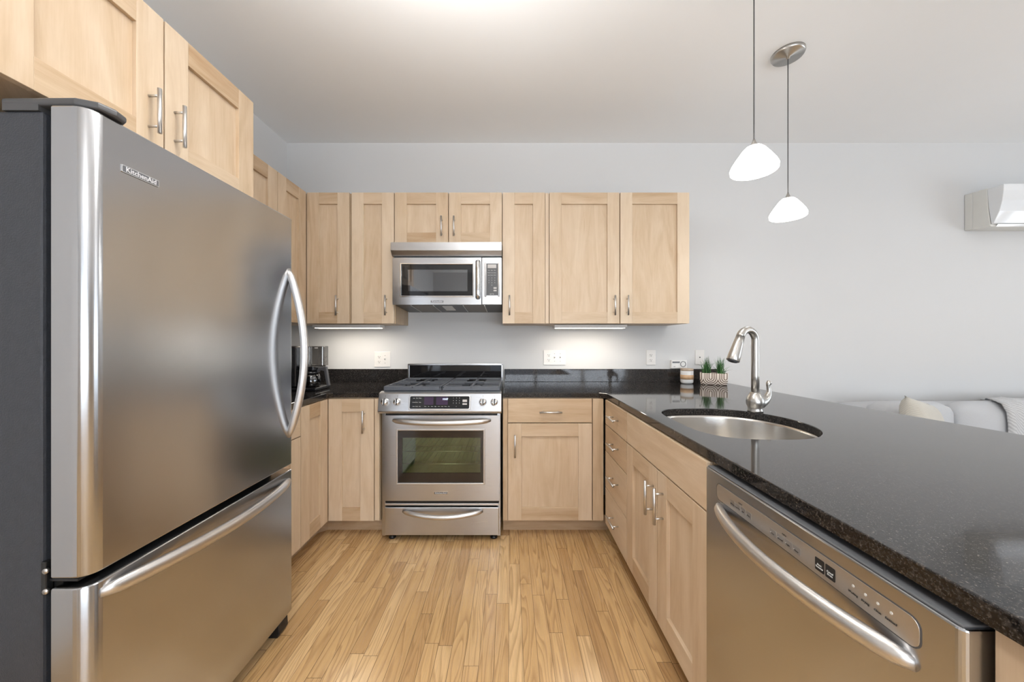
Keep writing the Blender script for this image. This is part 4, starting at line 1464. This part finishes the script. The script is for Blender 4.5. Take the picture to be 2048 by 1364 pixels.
# ------------------------------------------------------------------ living area
# split air conditioner
k = thing('air_conditioner', 'white wall-mounted split air conditioner high on the back wall', 'air conditioner', (4.08, YB, 2.27))
prof_body = [(2.8965, 2.126), (2.760, 2.112), (2.745, 2.115), (2.760, 2.26), (2.765, 2.412), (2.8965, 2.416)]
s = MB(); s.prism(prof_body, 'yz', 3.66, 4.50, 0, 0.004); s.build('housing', 'ac', k)
s = MB(); s.prism([(2.8965, 2.128), (2.850, 2.124), (2.850, 2.412), (2.8965, 2.4135)], 'yz', 3.655, 3.6585, 0); s.build('end_plate', 'ac', k)
front = [(2.7648, 2.405), (2.672, 2.407), (2.673, 2.36), (2.680, 2.29), (2.696, 2.215), (2.7285, 2.135), (2.742, 2.130), (2.7575, 2.26)]
s = MB(); s.prism(front, 'yz', 3.662, 4.498, 0, 0.003); s.build('front_panel', 'ac_front', k)
s = MB(); s.prism([(2.731, 2.1285), (2.7435, 2.1125), (2.7455, 2.114), (2.734, 2.1295)], 'yz', 3.70, 4.46, 0); s.build('louver', 'ac_front', k)


# sofa
def soft_box(x0, x1, y0, y1, z0, z1, r=0.06, puff=0.0):
    t = bmesh.new()
    bmesh.ops.create_cube(t, size=1.0)
    bmesh.ops.subdivide_edges(t, edges=t.edges, cuts=5, use_grid_fill=True)
    cx, cy, cz = (x0 + x1) / 2, (y0 + y1) / 2, (z0 + z1) / 2
    hx, hy, hz = (x1 - x0) / 2, (y1 - y0) / 2, (z1 - z0) / 2
    for v in t.verts:
        q = v.co * 2
        p = Vector((q.x * hx, q.y * hy, q.z * hz))
        inn = Vector((max(-hx + r, min(hx - r, p.x)), max(-hy + r, min(hy - r, p.y)), max(-hz + r, min(hz - r, p.z))))
        d = p - inn
        if d.length > 1e-6:
            d = d.normalized() * r
        p = inn + d
        pf = puff * (1 - q.x ** 2) * (1 - q.z ** 2)
        p.y += pf * (1 if q.y > 0 else -1) * abs(q.y)
        p.z += puff * 0.6 * (1 - q.x ** 2) * (1 - q.y ** 2) * q.z
        v.co = Vector((cx, cy, cz)) + p
    return t


k = thing('sofa', 'pale grey fabric sofa against the back wall beyond the peninsula', 'sofa', (3.7, 2.42, 0))
s = MB(); s.take(soft_box(2.32, 4.90, 1.98, 2.84, 0.10, 0.42, 0.05), 0, 2, True); s.build('seat_base', 'sofa', k)
s = MB(); s.take(soft_box(2.48, 4.78, 2.66, 2.86, 0.30, 0.775, 0.06), 0, 2, True); s.build('backrest', 'sofa', k)
for x0 in (2.26, 4.76):
    s = MB(); s.take(soft_box(x0, x0 + 0.16, 1.97, 2.80, 0.10, 0.62, 0.05), 0, 2, True); s.build('armrest', 'sofa', k)
for x_, y_ in ((2.40, 2.05), (4.83, 2.05), (2.40, 2.78), (4.83, 2.78)):
    s = MB(); s.cyl((x_, y_, 0), (x_, y_, 0.11), 0.018, 0.025, seg=12); s.build('leg', 'slot', k)
for (x0, x1, lb) in ((2.55, 3.085, 'short pale grey sofa back cushion at the far left behind the beige pillow'), (3.095, 3.765, 'wide pale grey sofa back cushion between the beige pillow and the throw'), (3.775, 4.745, 'pale grey sofa back cushion under the woven throw')):
    s = MB(); s.take(soft_box(x0, x1, 2.465, 2.635, 0.435, 0.805, 0.075, 0.02), 0, 2, True)
    tag(s.build('back_cushion', 'sofa', None, ((x0 + x1) / 2, 2.55, 0.435)), lb, 'cushion', 'sofa back cushions')
# pillow: pinched corners
t = bmesh.new()
bmesh.ops.create_grid(t, x_segments=16, y_segments=16, size=1.0)
back_faces = bmesh.ops.duplicate(t, geom=t.verts[:] + t.edges[:] + t.faces[:])
dup_v = {g for g in back_faces['geom'] if isinstance(g, bmesh.types.BMVert)}
for v in t.verts:
    x, y = v.co.x, v.co.y
    sgn = -1 if v in dup_v else 1
    th = 0.075 * max(0.0, (1 - x ** 4) * (1 - y ** 4)) ** 0.55
    pin = 1 - 0.10 * (1 - abs(x * y)) * max(abs(x), abs(y)) ** 3
    v.co = Vector((x * 0.205 * pin, sgn * th, y * 0.205 * pin))
bmesh.ops.remove_doubles(t, verts=t.verts, dist=1e-5)
R_ = Matrix.Rotation(math.radians(30), 4, 'Z') @ Matrix.Rotation(math.radians(-14), 4, 'X') @ Matrix.Rotation(math.radians(12), 4, 'Y')
for v in t.verts:
    v.co = R_ @ v.co + Vector((2.63, 2.28, 0.664))
s = MB(); s.take(t, 0, 0, True)
tag(s.build('throw_pillow', 'pillow', None, (2.86, 2.37, 0.43)), 'beige linen throw pillow with pointed corners on the sofa', 'pillow')
# throw blanket over the back
s = MB()
prof = [(2.434, 0.44), (2.432, 0.55), (2.434, 0.68), (2.444, 0.76), (2.470, 0.806), (2.525, 0.826), (2.62, 0.822), (2.70, 0.800), (2.80, 0.787), (2.868, 0.785)]
n_ = 26
rings_ = []
for i in range(n_ + 1):
    u = i / n_
    x = 3.75 + u * 0.80
    row = []
    for j, (y, z) in enumerate(prof):
        wv = 0.010 * math.sin(u * 19 + j * 0.4) + 0.006 * math.sin(u * 41)
        sk = -0.39 * min(1.0, (9 - j) / 4) * (1 - 0.6 * u)
        row.append((x + sk, y - abs(wv) * (1 if j < 6 else 0), z + (abs(wv) if 3 < j < 9 else 0)))
    rings_.append(row + [(p[0], p[1] + (0.006 if j < 5 else 0.0), p[2] - (0.006 if j >= 4 else 0.0)) for j, p in reversed(list(enumerate(row)))])
s.rings(rings_, 0, True, (True, True))
tag(s.build('throw_blanket', 'throw', None, (3.9, 2.6, 0.43)), 'woven grey throw blanket draped over the sofa back', 'blanket')

for o in list(bpy.data.objects):
    if '_o' in o:
        del o['_o']
